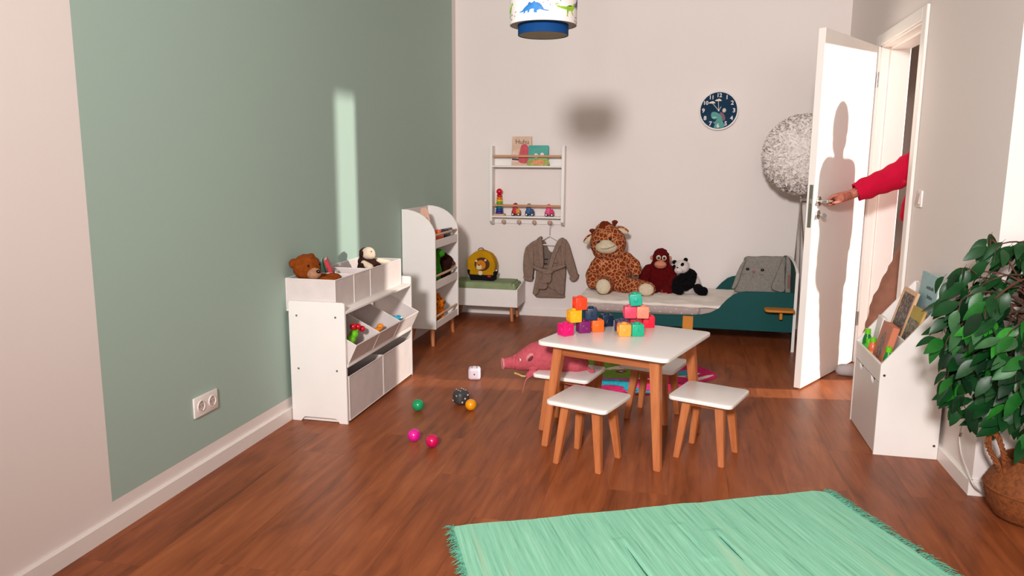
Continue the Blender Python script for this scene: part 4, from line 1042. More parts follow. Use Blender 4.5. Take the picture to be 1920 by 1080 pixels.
# ------------------------------------------------------------------ clock
def clock():
    cx, cz, r = 2.112, 1.683, .149
    t = thing('wall_clock', 'round children\'s wall clock with a dinosaur on a night-blue dial', 'clock', (cx, RD, cz))
    T = Matrix.Translation((cx, RD, cz)) @ Matrix.Rotation(R(90), 4, 'X')   # local z -> -y
    def p(name, b, m, par=t, **k): b.xf(T); return obj(name, b, m, par, **k)
    p('rim', B().lathe([(r-.004, 0), (r, .003), (r, .030), (r-.004, .034), (r-.012, .032), (r-.013, .012)], seg=64, cap1=False), mat('clock_white', (240, 234, 230), rough=.35))
    dm = mat('dial_blue', (22, 54, 78), rough=.75, var=.25, scale=6, spec=.15)
    p('dial', B().lathe([(r-.0125, .010), (r-.0125, .013)], seg=64), dm)
    z0 = .0132
    wm = mat('clock_ink', (222, 214, 212), rough=.5)
    for i in range(1, 13):
        a = R(90-30*i); q = .114
        p('numeral', B().add(text_mesh(str(i), .043 if i < 10 else .040, off=.0012), Matrix.Translation((q*math.cos(a), q*math.sin(a), z0+.0006))), wm)
    def flat(name, pts, m, z, par=t, n=4): 
        return p(name, B().prism(smooth_poly(pts, n), 2, z, z+.0008), m, par)
    tg = mat('dino_teal', (34, 138, 128), rough=.5, var=.15, scale=30)
    d = flat('dinosaur_print', [(-.030, -.128), (-.024, -.100), (-.040, -.088), (-.022, -.082), (-.012, -.060), (-.030, -.066), (-.050, -.052), (-.055, -.030), (-.048, -.012), (-.026, -.010), (-.006, -.018), (.014, -.028), (.028, -.052), (.036, -.085), (.050, -.110), (.040, -.128), (.0, -.132)], tg, z0)
    flat('spike_print', [(.010, -.016), (.026, -.014), (.044, -.034), (.052, -.062), (.040, -.078), (.028, -.050)], mat('spike_red', (110, 36, 58), rough=.5), z0+.0002, d)
    flat('snout_print', [(-.050, -.052), (-.030, -.058), (-.012, -.048), (-.030, -.046)], mat('dino_pale', (150, 190, 170), rough=.5), z0+.001, d)
    flat('moon_print', [(.028, .006), (.038, .018), (.052, .012), (.054, -.004), (.042, -.014), (.030, -.008)], mat('moon_beige', (200, 184, 172), rough=.5), z0+.0002)
    cl = mat('cloud_cream', (232, 212, 190), rough=.5)
    def hand(ang, ln, cloud):
        a = R(ang); d_ = (math.cos(a), math.sin(a))
        b = B().tube([(0, 0, .019), (d_[0]*ln, d_[1]*ln, .019)], .0022, 6)
        h = p('clock_hand', b, wm)
        if cloud:
            c = (d_[0]*ln, d_[1]*ln)
            p('cloud', B().prism(smooth_poly([(c[0]-.022, c[1]-.006), (c[0]+.022, c[1]-.006), (c[0]+.020, c[1]+.002), (c[0]+.008, c[1]+.010), (c[0]-.004, c[1]+.008), (c[0]-.018, c[1]+.002)]), 2, .019, .0205), cl, h)
    hand(94, .078, True); hand(131, .080, True); hand(60, .034, False)
    p('hub', B().sphere((0, 0, .020), (.006, .006, .004), 12), mat('clock_white', (240, 234, 230)))
clock()

# ------------------------------------------------------------------ feather floor lamp
def feather_lamp():
    c = Vector((2.700, 5.75, 1.345)); r = .288
    t = thing('feather_lamp', 'floor lamp with a round grey feather shade behind the open door', 'floor lamp', (2.72, 5.74, 0))
    fm = mat('feather', (246, 236, 230), rough=.95, var=.06, scale=20, spec=.1)
    obj('shade_core', B().sphere(c, r-.02, 28), mat('shade_core', (240, 230, 224), rough=.95), t)
    rng = random.Random(11); b = B(); bm = b.bm
    N = 5200
    for i in range(N):
        z = 1-2*(i+.5)/N; ph = i*2.399963
        n = Vector((math.sqrt(1-z*z)*math.cos(ph), math.sqrt(1-z*z)*math.sin(ph), z))
        tan = n.cross(Vector((rng.uniform(-1, 1), rng.uniform(-1, 1), rng.uniform(-1, 1)))).normalized()
        sd = n.cross(tan)
        base = c+n*(r-.028); L = rng.uniform(.035, .06); wd = rng.uniform(.005, .010)
        rows = []
        for k, (u, h, ww) in enumerate(((0, 0, .4), (.35, .55, 1), (.75, .85, .9), (1.1, .95, .12))):
            pc = base+tan*L*.85*u+n*L*.50*h
            rows.append((bm.verts.new(pc-sd*wd*ww), bm.verts.new(pc+sd*wd*ww)))
        for A, Q in zip(rows, rows[1:]): bm.faces.new((A[0], A[1], Q[1], Q[0]))
    f = obj('feathers', b, fm, t); f['kind'] = 'stuff'
    mt = mat('lamp_metal', (150, 136, 126), rough=.4, metal=.6)
    obj('collar', B().cyl((c.x, c.y, c.z-r-.02), (c.x, c.y, c.z-r+.06), .012, seg=12), mt, t)
    top = Vector((c.x, c.y, c.z-r-.015))
    for fx, fy in ((.03, -.13), (.14, .10), (-.005, .15)):
        obj('leg', B().tube([top, (c.x+fx, c.y+fy, 0)], .0045, 8), mt, t)
    obj('cable', B().tube(spline([top, top+Vector((-.004, .01, -.3)), (c.x+.02, c.y+.03, .4), (c.x+.05, c.y+.05, .004)]), .0025, 6), mat('cable_clear', (200, 190, 184), rough=.4), t)
feather_lamp()

# ------------------------------------------------------------------ pendant lamp with dinosaurs
def in_poly(x, y, po):
    r = False; j = len(po)-1
    for i in range(len(po)):
        if (po[i][1] > y) != (po[j][1] > y) and x < (po[j][0]-po[i][0])*(y-po[i][1])/(po[j][1]-po[i][1])+po[i][0]: r = not r
        j = i
    return r
def pendant():
    cx, cy = 1.2535, 3.30; zb = 1.852; r = .1435; H = .165
    t = thing('pendant_lamp', 'white drum pendant lamp printed with dinosaurs above the play area', 'pendant lamp', (cx, cy, zb-.04))
    wm = mat('shade_white', (240, 234, 230), rough=.7, var=.01)
    obj('outer_shade', B().lathe([(r, 0), (r, H), (r-.003, H), (r-.003, 0), (r, 0)], (cx, cy, zb), 64, False, False), wm, t)
    obj('outer_diffuser', B().lathe([(.001, .004), (r-.003, .004)], (cx, cy, zb), 48, False, False), mat('diffuser', (200, 196, 188), rough=.8), t)
    r2 = .1085
    bl = mat('shade_blue', (6, 64, 122), rough=.8, var=.04, spec=.2)
    obj('inner_shade', B().lathe([(r2, -.040), (r2, .05), (r2-.003, .05), (r2-.003, -.040), (r2, -.040)], (cx, cy, zb), 64, False, False), bl, t)
    obj('inner_diffuser', B().lathe([(.001, -.038), (r2-.003, -.038)], (cx, cy, zb), 48, False, False), mat('diffuser2', (170, 164, 140), rough=.8), t)
    obj('cable', B().cyl((cx, cy, zb+H-.02), (cx, cy, RH-.03), .003, seg=8), WHITE(), t)
    obj('spider', B().box(cx-r+.002, cy-.004, zb+H-.006, cx+r-.002, cy+.004, zb+H-.003), WHITE(), t)
    obj('canopy', B().lathe([(.045, -.03), (.045, -.001)], (cx, cy, RH), 24), WHITE(), t)
    # prints: crop pixels -> arc length / height
    def pr(name, po, m, dx=0, dz=0, rot=0, step=.0015, flip=1):
        k = .248e-3
        P = [((a-950)*k*flip+dx, (370-b)*k*.88+dz) for a, b in po]
        xs = [q[0] for q in P]; zs = [q[1] for q in P]
        bb = B(); bm = bb.bm; cache = {}
        def V(i, j):
            if (i, j) not in cache:
                s, z = i*step, j*step
                a = math.asin(max(-1, min(1, s/r))) if rot == 0 else s/r
                a += -PI/2+rot+va
                cache[(i, j)] = bm.verts.new((cx+(r+.0006)*math.cos(a), cy+(r+.0006)*math.sin(a), zb+z))
            return cache[(i, j)]
        for i in range(int(min(xs)/step)-1, int(max(xs)/step)+2):
            for j in range(int(min(zs)/step)-1, int(max(zs)/step)+2):
                if in_poly((i+.5)*step, (j+.5)*step, P) and 0 <= j*step <= H-.002: bm.faces.new((V(i, j), V(i+1, j), V(i+1, j+1), V(i, j+1)))
        return obj(name, bb, m, t)
    va = math.atan2(CAMP.x-cx, cy)        # side of the shade that faces the camera
    st = [(540, 210), (600, 180), (620, 150), (660, 110), (690, 85), (700, 50), (725, 40), (740, 60), (770, 50), (795, 25), (815, 50), (850, 55), (870, 65), (890, 70), (895, 95), (920, 100), (925, 125), (945, 150), (960, 185), (1010, 190), (1055, 210), (1010, 212), (950, 200), (900, 185), (860, 190), (840, 210), (845, 240), (800, 240), (785, 215), (795, 175), (760, 165), (720, 180), (715, 225), (680, 235), (690, 200), (655, 195), (640, 235), (612, 238), (625, 205), (590, 215)]
    tx = [(1140, 80), (1160, 60), (1230, 68), (1165, 75), (1160, 95), (1200, 105), (1330, 110), (1380, 70), (1440, 60), (1455, 20), (1490, 5), (1525, 25), (1520, 50), (1480, 60), (1460, 120), (1430, 165), (1450, 235), (1440, 245), (1415, 190), (1400, 165), (1370, 180), (1355, 255), (1370, 280), (1335, 280), (1345, 230), (1335, 160), (1250, 150), (1180, 130)]
    blu = mat('print_blue', (30, 124, 196), rough=.6, var=.3, scale=40); grn = mat('print_green', (148, 196, 40), rough=.6, var=.3, scale=40)
    pr('stegosaurus_print', st, blu); pr('raptor_print', tx, grn)
    pr('stripe_print', [(1335, 105), (1380, 72), (1430, 64), (1410, 100), (1395, 82), (1380, 105), (1365, 90), (1350, 108)], mat('print_stripe', (40, 70, 30), rough=.6), step=.001)
    pr('raptor_print', [(a-1330, b) for a, b in [(q[0]+950, q[1]-10) for q in tx]], grn, rot=R(-82), dx=.0, flip=1)
    pr('stegosaurus_print', [(a+160, b-140) for a, b in st], mat('print_violet', (84, 70, 150), rough=.6, var=.3, scale=40), rot=R(85))
    pr('stegosaurus_print', [(a+100, b-20) for a, b in st], grn, rot=R(180))
    gr = mat('print_dot', (150, 128, 130), rough=.7)
    for a, b in ((420, 220), (485, 185), (465, 255), (410, 298), (385, 235), (905, 0), (945, 62), (1020, 22), (1060, 98), (1232, 15), (1495, 258), (1480, 325), (1510, 340)):
        pr('dot_print', [(a+11*math.cos(q*PI/4), b+11*math.sin(q*PI/4)) for q in range(8)], gr, step=.0009)
pendant()

# ------------------------------------------------------------------ white slanted bookcase by the door
def bookcase():
    x0, x1, y0, y1 = 2.745, 3.004, 3.450, 3.942
    t = thing('slanted_bookcase', 'low white bookcase with slanted sides standing beside the doorway', 'bookcase', ((x0+x1)/2, (y0+y1)/2, 0))
    wm = WHITE()
    side = [(x0, 0), (x1, 0), (x1, .72), (2.985, .72), (x0+.003, .415), (x0, .409)]
    for a in (y0, y1-.015):
        p = obj('side_panel', B().prism(side, 1, a, a+.015, .0015), wm, t)
        if a == y0:
            for x, z in ((2.762, .365), (2.987, .062)):
                obj('screw', B().lathe([(.0055, 0), (.0055, .001), (.003, .0015), (.001, .0006)], seg=14).xf(Matrix.Translation((x, y0-.0002, z)) @ Matrix.Rotation(R(90), 4, 'X')), mat('steel_dark', (110, 100, 96), rough=.3, metal=1), p)
    obj('front_rail', B().box(x0+.001, y0+.015, .327, x0+.014, y1-.015, .410), wm, t)
    def notch(b, x, y): b.cyl((x-.002, y, .324), (x+.02, y, .324), .02, seg=20)
    # flap door with two finger cut-outs along its top edge
    top = .322
    po = [(y0+.017, .004), (y1-.017, .004), (y1-.017, top)]
    for yc in (3.800, 3.575):
        po += [(yc+.032*math.cos(R(a)), top-.026*math.sin(R(a))) for a in range(0, 181, 20)]
    po += [(y0+.017, top)]
    obj('flap_door', B().prism(po, 0, x0+.002, x0+.014, .001), mat('white_lacquer_flap', (226, 218, 212), rough=.45, var=.012), t)
    obj('recess_shade_board', B().box(x0+.03, y0+.016, .05, x0+.034, y1-.016, .33, 0), mat('inner_shadow_board', (60, 52, 50), rough=.9), t)  # added dark board; its colour stands in for shade behind the finger cut-outs
    obj('tier_floor', B().box(x0+.014, y0+.015, .345, 2.852, y1-.015, .355), wm, t)
    obj('divider', B().box(2.845, y0+.015, .345, 2.853, y1-.015, .510, .001), wm, t)
    obj('tier_floor', B().box(2.853, y0+.015, .415, 2.935, y1-.015, .425), wm, t)
    obj('divider', B().box(2.935, y0+.015, .415, 2.943, y1-.015, .60, .001), wm, t)
    obj('back_panel', B().box(2.990, y0+.015, 0, 2.998, y1-.015, .718), wm, t)
    obj('tier_floor', B().box(2.943, y0+.015, .495, 2.990, y1-.015, .505), wm, t)
    # contents --------------------------------------------------
    def leaning(name, label, y0_, y1_, xb, zb, ln, lean, th, group=None):
        return thing(name, label, 'book' if 'book' in name else 'picture', (xb, (y0_+y1_)/2, zb), rot=(0, R(lean), 0), group=group), (y1_-y0_)/2, ln, th
    # wooden framed picture
    k, w, h, th = leaning('framed_picture', 'dark picture in a pale wooden frame leaning in the bookcase', 3.692, 3.902, 2.862, .432, .275, 15, .014)
    fw = wood('frame_wood', (206, 160, 120), (224, 182, 142), axis=2)
    for a in (-w, w-.020): obj('frame_bar', B().box(0, a, 0, th, a+.020, h, .002), fw, k, True)
    for a in (0, h-.020): obj('frame_bar', B().box(0, -w+.020, a, th, w-.020, a+.020, .002), fw, k, True)
    def collage(name, cols, sc):
        if name in MC: return MC[name]
        m = mat(name, cols[0], rough=.5); nt = m.node_tree; L = nt.links
        tc = nd(nt, 'ShaderNodeTexCoord'); v = nd(nt, 'ShaderNodeTexVoronoi', i_Scale=sc); L.new(tc.outputs['Object'], v.inputs['Vector'])
        sx = nd(nt, 'ShaderNodeSeparateColor'); L.new(v.outputs['Color'], sx.inputs[0])
        r = nd(nt, 'ShaderNodeValToRGB'); r.color_ramp.interpolation = 'CONSTANT'
        e = r.color_ramp.elements
        while len(e) < len(cols): e.new(.5)
        for i, c in enumerate(cols): e[i].position = i/len(cols); e[i].color = lin(c)+(1,)
        L.new(sx.outputs[0], r.inputs[0]); L.new(r.outputs[0], nt.nodes['Principled BSDF'].inputs['Base Color'])
        return m
    obj('picture', B().box(.003, -w+.018, .018, th-.004, w-.018, h-.018, 0), collage('collage_dark', [(48, 38, 32), (66, 54, 42), (120, 108, 104), (40, 44, 30), (150, 96, 60), (84, 66, 56)], 75), k, True)
    k, w, h, th = leaning('picture_book', 'olive yellow picture book leaning nearest the plant in the bookcase', 3.525, 3.682, 2.862, .430, .222, 15, .014)
    obj('cover', B().box(0, -w, 0, .003, w, h, .0008), mat('olive_cover', (176, 152, 36), rough=.5), k, True)
    obj('cover_print', B().box(-.0008, -w+.008, .01, .0005, w-.008, h-.055, 0), collage('collage_grey', [(120, 112, 88), (150, 140, 110), (70, 66, 60), (110, 96, 60), (140, 130, 118)], 85), k, True)
    obj('pages', B().box(.003, -w+.001, .002, th-.003, w-.001, h-.002, 0), mat('paper_tan', (216, 170, 120), rough=.8), k, True)
    obj('cover', B().box(th-.003, -w, 0, th, w, h, .0008), mat('olive_cover', (176, 152, 36)), k, True)
    k, w, h, th = leaning('picture_book', 'pale blue picture book standing at the back of the bookcase', 3.545, 3.790, 2.950, .507, .285, 5, .012)
    obj('cover', B().box(0, -w, 0, .003, w, h, .0008), mat('pale_blue_cover', (150, 188, 190), rough=.5, var=.1, scale=30), k, True)
    for z, n in ((.215, 9), (.175, 7)):
        rng = random.Random(n); y = -.07
        for i in range(n):
            d = rng.uniform(.008, .016); obj('cover_print', B().box(-.0008, y, z, .0005, y+d*.8, z+rng.uniform(.010, .018), 0), mat('ink_slate', (70, 96, 104), rough=.6), k, True); y += d
    obj('cover_print', B().prism(smooth_poly([(-.05, .03), (.05, .02), (.06, .10), (.0, .15), (-.06, .10)]), 0, -.0008, .0005), mat('print_greyblue', (168, 172, 184), rough=.6, var=.2, scale=40), k, True)
    obj('pages', B().box(.003, -w+.001, .002, th-.003, w-.001, h-.002, 0), mat('paper', (235, 228, 214)), k, True)
    obj('cover', B().box(th-.003, -w, 0, th, w, h, .0008), mat('pale_blue_cover', (150, 188, 190)), k, True)
    k, w, h, th = leaning('picture_book', 'thick salmon pink board book leaning at the front of the bookcase', 3.580, 3.738, 2.768, .357, .205, 13, .032)
    sm = mat('salmon_cover', (190, 112, 82), rough=.5, var=.08)
    obj('cover', B().box(0, -w, 0, .004, w, h, .001), sm, k, True)
    obj('cover_print', B().prism(smooth_poly([(-.035, .05), (.035, .05), (.03, .14), (0, .165), (-.03, .14)]), 0, -.0008, .0005), collage('collage_rose', [(150, 96, 84), (110, 92, 70), (160, 120, 104), (96, 84, 76)], 110), k, True)
    obj('pages', B().box(.004, -w+.002, .002, th-.004, w-.002, h-.002, 0), mat('paper_salmon', (212, 126, 92), rough=.8), k, True)
    obj('cover', B().box(th-.004, -w, 0, th, w, h, .001), sm, k, True)
    k, w, h, th = leaning('picture_book', 'cream board book standing against the far side of the bookcase', 3.812, 3.900, 2.800, .357, .20, 8, .02)
    obj('cover', B().box(0, -w, 0, th, w, h, .004), mat('cream_board', (228, 220, 214), rough=.5), k, True)
    def bottle(label, x, y, z, col, h=.10):
        k = thing('toy_bottle', label, 'toy bottle', (x, y, z), group='toy bottles in the bookcase')
        obj('bottle', B().lathe([(.018, 0), (.021, .004), (.021, h*.55), (.017, h*.70), (.010, h*.80), (.010, h*.86)], (x, y, z), 24), mat('bottle_'+str(col[1]), col, rough=.3), k)
        obj('cap', B().lathe([(.0135, h*.80), (.0135, h), (.001, h+.001)], (x, y, z), 20, cap1=False), mat('cap_lime', (110, 206, 30), rough=.35), k)
        obj('label_band', B().lathe([(.0214, h*.12), (.0214, h*.42)], (x, y, z), 24, False, False), mat('band_'+str(col[1]), (60, 160, 40) if col[0] < 100 else (222, 150, 50), rough=.5, var=.4, scale=60), k)
    bottle('green toy bottle nearest the doorway in the front of the bookcase', 2.785, 3.893, .3555, (10, 120, 40), .125)
    bottle('orange toy bottle with a yellow cap beside the salmon book', 2.787, 3.785, .3555, (226, 110, 70), .105)
    bottle('green toy bottle nearest the near side panel of the bookcase', 2.795, 3.540, .3555, (12, 132, 46), .118)
    bottle('small lime green toy bottle low at the front rail', 2.782, 3.842, .3555, (70, 190, 40), .085)
bookcase()

# ------------------------------------------------------------------ ficus in a basket
def ficus():
    bc = Vector((3.152, 2.915, 0))
    k = thing('wicker_basket', 'round brown seagrass basket with braided handles at the wall corner', 'basket', bc)
    wm = mat('seagrass', (126, 66, 24), rough=.8, var=.35, scale=70, bump=.6, bscale=120)
    b = B(); prof = [(.085, 0), (.118, .012), (.140, .05), (.150, .09), (.1535, .118), (.150, .135), (.140, .155), (.118, .190), (.105, .215), (.100, .232)]
    # woven rows
    rows = []
    for i in range(len(prof)-1):
        for s in range(5):
            u = s/5; rows.append((lerp(prof[i][0], prof[i+1][0], u), lerp(prof[i][1], prof[i+1][1], u)))
    rows.append(prof[-1])
    bm = b.bm; seg = 72; rings = []
    for j, (r, z) in enumerate(rows):
        rings.append([bm.verts.new((bc.x+(r+.0016*math.sin(q*PI+j*PI*.5))*math.cos(2*PI*q/seg), bc.y+(r+.0016*math.sin(q*PI+j*PI*.5))*math.sin(2*PI*q/seg), z+.001)) for q in range(seg)])
    for A, Q in zip(rings, rings[1:]):
        for q in range(seg): bm.faces.new((A[q], A[(q+1) % seg], Q[(q+1) % seg], Q[q]))
    bm.faces.new(rings[0][::-1])
    inner = [[bm.verts.new((bc.x+r*math.cos(2*PI*q/seg), bc.y+r*math.sin(2*PI*q/seg), z)) for q in range(seg)] for r, z in ((.094, .232), (.110, .19), (.13, .15))]
    for A, Q in zip([rings[-1]]+inner, inner):
        for q in range(seg): bm.faces.new((A[q], A[(q+1) % seg], Q[(q+1) % seg], Q[q]))
    bm.faces.new(inner[-1])
    obj('body', b, wm, k, ang=80)
    obj('fold_rim', B().tube([(bc.x+.153*math.cos(a*PI/24), bc.y+.153*math.sin(a*PI/24), .119) for a in range(48)], .006, 8, True), wm, k)
    def braid(name, pts):
        pl = spline(pts, 10); b = B()
        for s in range(3):
            q = []
            for i, p in enumerate(pl):
                a = i*.75+s*2*PI/3; q.append(p+Vector((.0055*math.cos(a), .0055*math.cos(a*.5), .0055*math.sin(a))))
            b.tube(q, .0055, 6)
        return obj(name, b, wm, k)
    def hp(ang, w, h0, h1):
        d = Vector((math.cos(R(ang)), math.sin(R(ang)), 0)); s = Vector((.75, -.66, 0)) if ang > 90 else Vector((-d.y, d.x, 0)); o = Vector((bc.x, bc.y, 0))+d*.118
        return [o-s*w*.35+Vector((0, 0, h0)), o-s*w*.7+d*.02+Vector((0, 0, h0+.05)), o-s*w+d*.042+Vector((0, 0, h0+.10)), o-s*w*.5+d*.052+Vector((0, 0, h1)), o+s*w*.3+d*.052+Vector((0, 0, h1+.004)), o+s*w*.9+d*.042+Vector((0, 0, h0+.10)), o+s*w*.6+d*.02+Vector((0, 0, h0+.05)), o+s*w*.35+Vector((0, 0, h0))]
    braid('handle', hp(196, .026, .180, .325)); braid('handle', hp(16, .026, .180, .325))
    # tree
    t = thing('ficus_tree', 'leafy green ficus tree standing in the seagrass basket', 'potted plant', (bc.x, bc.y, .15))
    bark = mat('bark', (70, 52, 38), rough=.95, var=.35, scale=40, bump=.6, bscale=90)
    leafm = []
    for i, c in enumerate([(24, 92, 28), (13, 62, 24), (8, 42, 19), (40, 130, 34), (58, 100, 60)]):
        m = mat('leaf_%d' % i, c, rough=.42, var=.22, scale=25, spec=.4); leafm.append(m)
    rng = random.Random(21)
    for dx, dy in ((0, 0), (.016, .008), (-.004, .016)):
        pts = [Vector((bc.x-.005+dx+.012*math.sin(i*.9+dx*90), bc.y+dy+.012*math.cos(i*.8+dy*70), .15+i*.10)) for i in range(8)]
        obj('trunk', B().ring_tube(spline(pts, 4), [lerp(.017, .010, i/28) for i in range(29)], 10), bark, t)
    obj('soil', B().lathe([(.125, .151), (.125, .162)], (bc.x, bc.y, 0), 24), mat('moss', (58, 46, 30), rough=1, bump=1, bscale=60), t)
    # leaf meshes (few shared shapes)
    def leaf_mesh(L, W, curl, name):
        b = B(); bm = b.bm; rows = []
        prof = [(0, .02), (.12, .55), (.3, .95), (.48, 1.0), (.68, .78), (.85, .42), (.95, .16), (1, .0)]
        for u, w in prof:
            z = -curl*L*u*u
            if w == 0: rows.append([bm.verts.new((u*L, 0, z))])
            else: rows.append([bm.verts.new((u*L, -w*W, z+w*W*.22)), bm.verts.new((u*L, 0, z)), bm.verts.new((u*L, w*W, z+w*W*.22))])
        for A, Q in zip(rows, rows[1:]):
            if len(Q) == 3:
                bm.faces.new((A[0], A[1], Q[1], Q[0])); bm.faces.new((A[1], A[2], Q[2], Q[1]))
            else:
                bm.faces.new((A[0], A[1], Q[0])); bm.faces.new((A[1], A[2], Q[0]))
        b.tube([(-.014, 0, 0), (0, 0, 0)], .0008, 4)
        me = b.mesh(name); shade(me, 70); return me
    meshes = []
    for mi in range(5):
        for L, W, c in ((.086, .0195, .22), (.072, .017, .4), (.100, .0225, .1)):
            me = leaf_mesh(L, W, c, 'leaf'); me.materials.append(leafm[mi]); meshes.append(me)
    crown = Vector((3.15, 2.875, .745))
    leaves = []
    def ok(p):
        if p.y > 3.075 and p.x > 2.985: return False
        if p.x > 2.985 and p.y > 3.04: return False
        if p.x < 3.03 and p.y > 3.38: return False
        return True
    LOW = [(2.84, 2.90, .98), (2.76, 2.92, .87), (2.745, 2.90, .75), (2.74, 2.92, .68), (2.79, 2.86, .60), (2.78, 2.90, .54), (2.765, 2.90, .50), (2.80, 2.88, .45), (2.86, 2.88, .43), (2.92, 2.84, .42), (2.95, 2.86, .40), (2.99, 2.80, .38), (3.02, 2.78, .42), (3.0, 2.86, .99), (2.93, 2.90, .97), (2.83, 2.86, .72), (2.86, 2.82, .60), (2.90, 2.80, .68)]
    for i in range(120):
        # branch target points spread over the crown shell, denser to the camera side
        for _ in range(30):
            d = Vector((rng.gauss(0, 1), rng.gauss(-.25, 1), rng.gauss(.0, 1))).normalized()
            f = rng.uniform(.62, 1)
            tip = crown+Vector((d.x*.355*f, d.y*.26*f, d.z*.285*f))
            if i < 2*len(LOW): q = LOW[i//2]; tip = Vector((q[0]+.088+rng.uniform(-.015, .015), q[1]+rng.uniform(-.05, .05), q[2]+.035+rng.uniform(-.015, .015)))
            if ok(tip) and tip.z > .40: break
        base = Vector((bc.x+rng.uniform(-.01, .02), bc.y+rng.uniform(-.01, .02), lerp(.55, .86, rng.random())))
        mid = (base+tip)/2+Vector((0, 0, .05+.04*rng.random()))
        end = tip+Vector((d.x*.02, d.y*.02, -.05-.04*rng.random()))
        pl = spline([base, mid, tip, end], 5)
        obj('branch', B().ring_tube(pl, [lerp(.0045, .0012, q/(len(pl)-1)) for q in range(len(pl))], 5), bark if i % 3 else mat('twig_red', (96, 52, 36), rough=.8), t)
        n = 6
        for q in range(n):
            u = .52+.48*(q+.5*rng.random())/n
            p = pl[min(int(u*(len(pl)-1)), len(pl)-1)]+Vector((rng.gauss(0, .012), rng.gauss(0, .012), rng.gauss(0, .012)))
            tang = (pl[-1]-pl[-4]).normalized()
            out = Vector((p.x-crown.x, (p.y-crown.y)*1.2, 0)); out = out.normalized() if out.length > .01 else Vector((0, -1, 0))
            dirv = (out*.65+tang*.5+Vector((rng.gauss(0, .55), rng.gauss(-.1, .5), rng.uniform(-.95, .15)))).normalized()
            if not ok(p+dirv*.09) or not ok(p): 
                continue
            leaves.append((p, dirv))
    leaves.sort(key=lambda q: q[0].y+.25*q[0].x)      # the ones that show largest first
    for i, (p, dv) in enumerate(leaves[:300]):
        z = Vector((rng.gauss(0, .35), -.55+rng.gauss(0, .35), .85)); z = (z-dv*z.dot(dv)).normalized(); y = z.cross(dv)
        me = meshes[rng.choices([0, 1, 2, 3, 4], [4, 6, 6, 3, 1.5])[0]*3+rng.randrange(3)]
        o = bpy.data.objects.new('leaf', me); C.objects.link(o); o.parent = t
        M = Matrix((dv, y, z)).transposed().to_4x4(); s = rng.uniform(.85, 1.12)
        o.matrix_local = WM[t.name].inverted() @ Matrix.Translation(p) @ M @ Matrix.Scale(s, 4)
    rest = leaves[300:]
    if rest:
        b = B()
        for p, dv in rest:
            z = Vector((rng.gauss(0, .35), -.5, .85)); z = (z-dv*z.dot(dv)).normalized(); y = z.cross(dv)
            b.add(meshes[3+rng.randrange(3)], Matrix.Translation(p) @ Matrix((dv, y, z)).transposed().to_4x4())
        o = obj('foliage', b, leafm[1], t); o['kind'] = 'stuff'
ficus()

def cable():
    wm = mat('cable_white', (214, 204, 198), rough=.4)
    pts = [(3.010, 3.150, .46), (3.008, 3.137, .39), (3.004, 3.150, .345), (2.998, 3.185, .275), (2.996, 3.202, .20), (2.996, 3.165, .140), (2.990, 3.080, .110), (3.0, 3.03, .07), (3.04, 3.055, .03), (3.10, 3.076, .004)]
    t = thing('hanging_cable', 'thin white cable hanging on the wall corner behind the ficus', 'cable', (2.99, 3.15, .1))
    obj('cord', B().tube(spline(pts), .0032, 8), wm, t)
    obj('clip', B().cyl((2.9975, 3.196, .215), (2.997, 3.2, .200), .006, seg=12), STEEL(), t)
    obj('weight', B().cyl((3.001, 3.165, .318), (2.9985, 3.192, .25), .0065, seg=12), WHITE(), t)
cable()

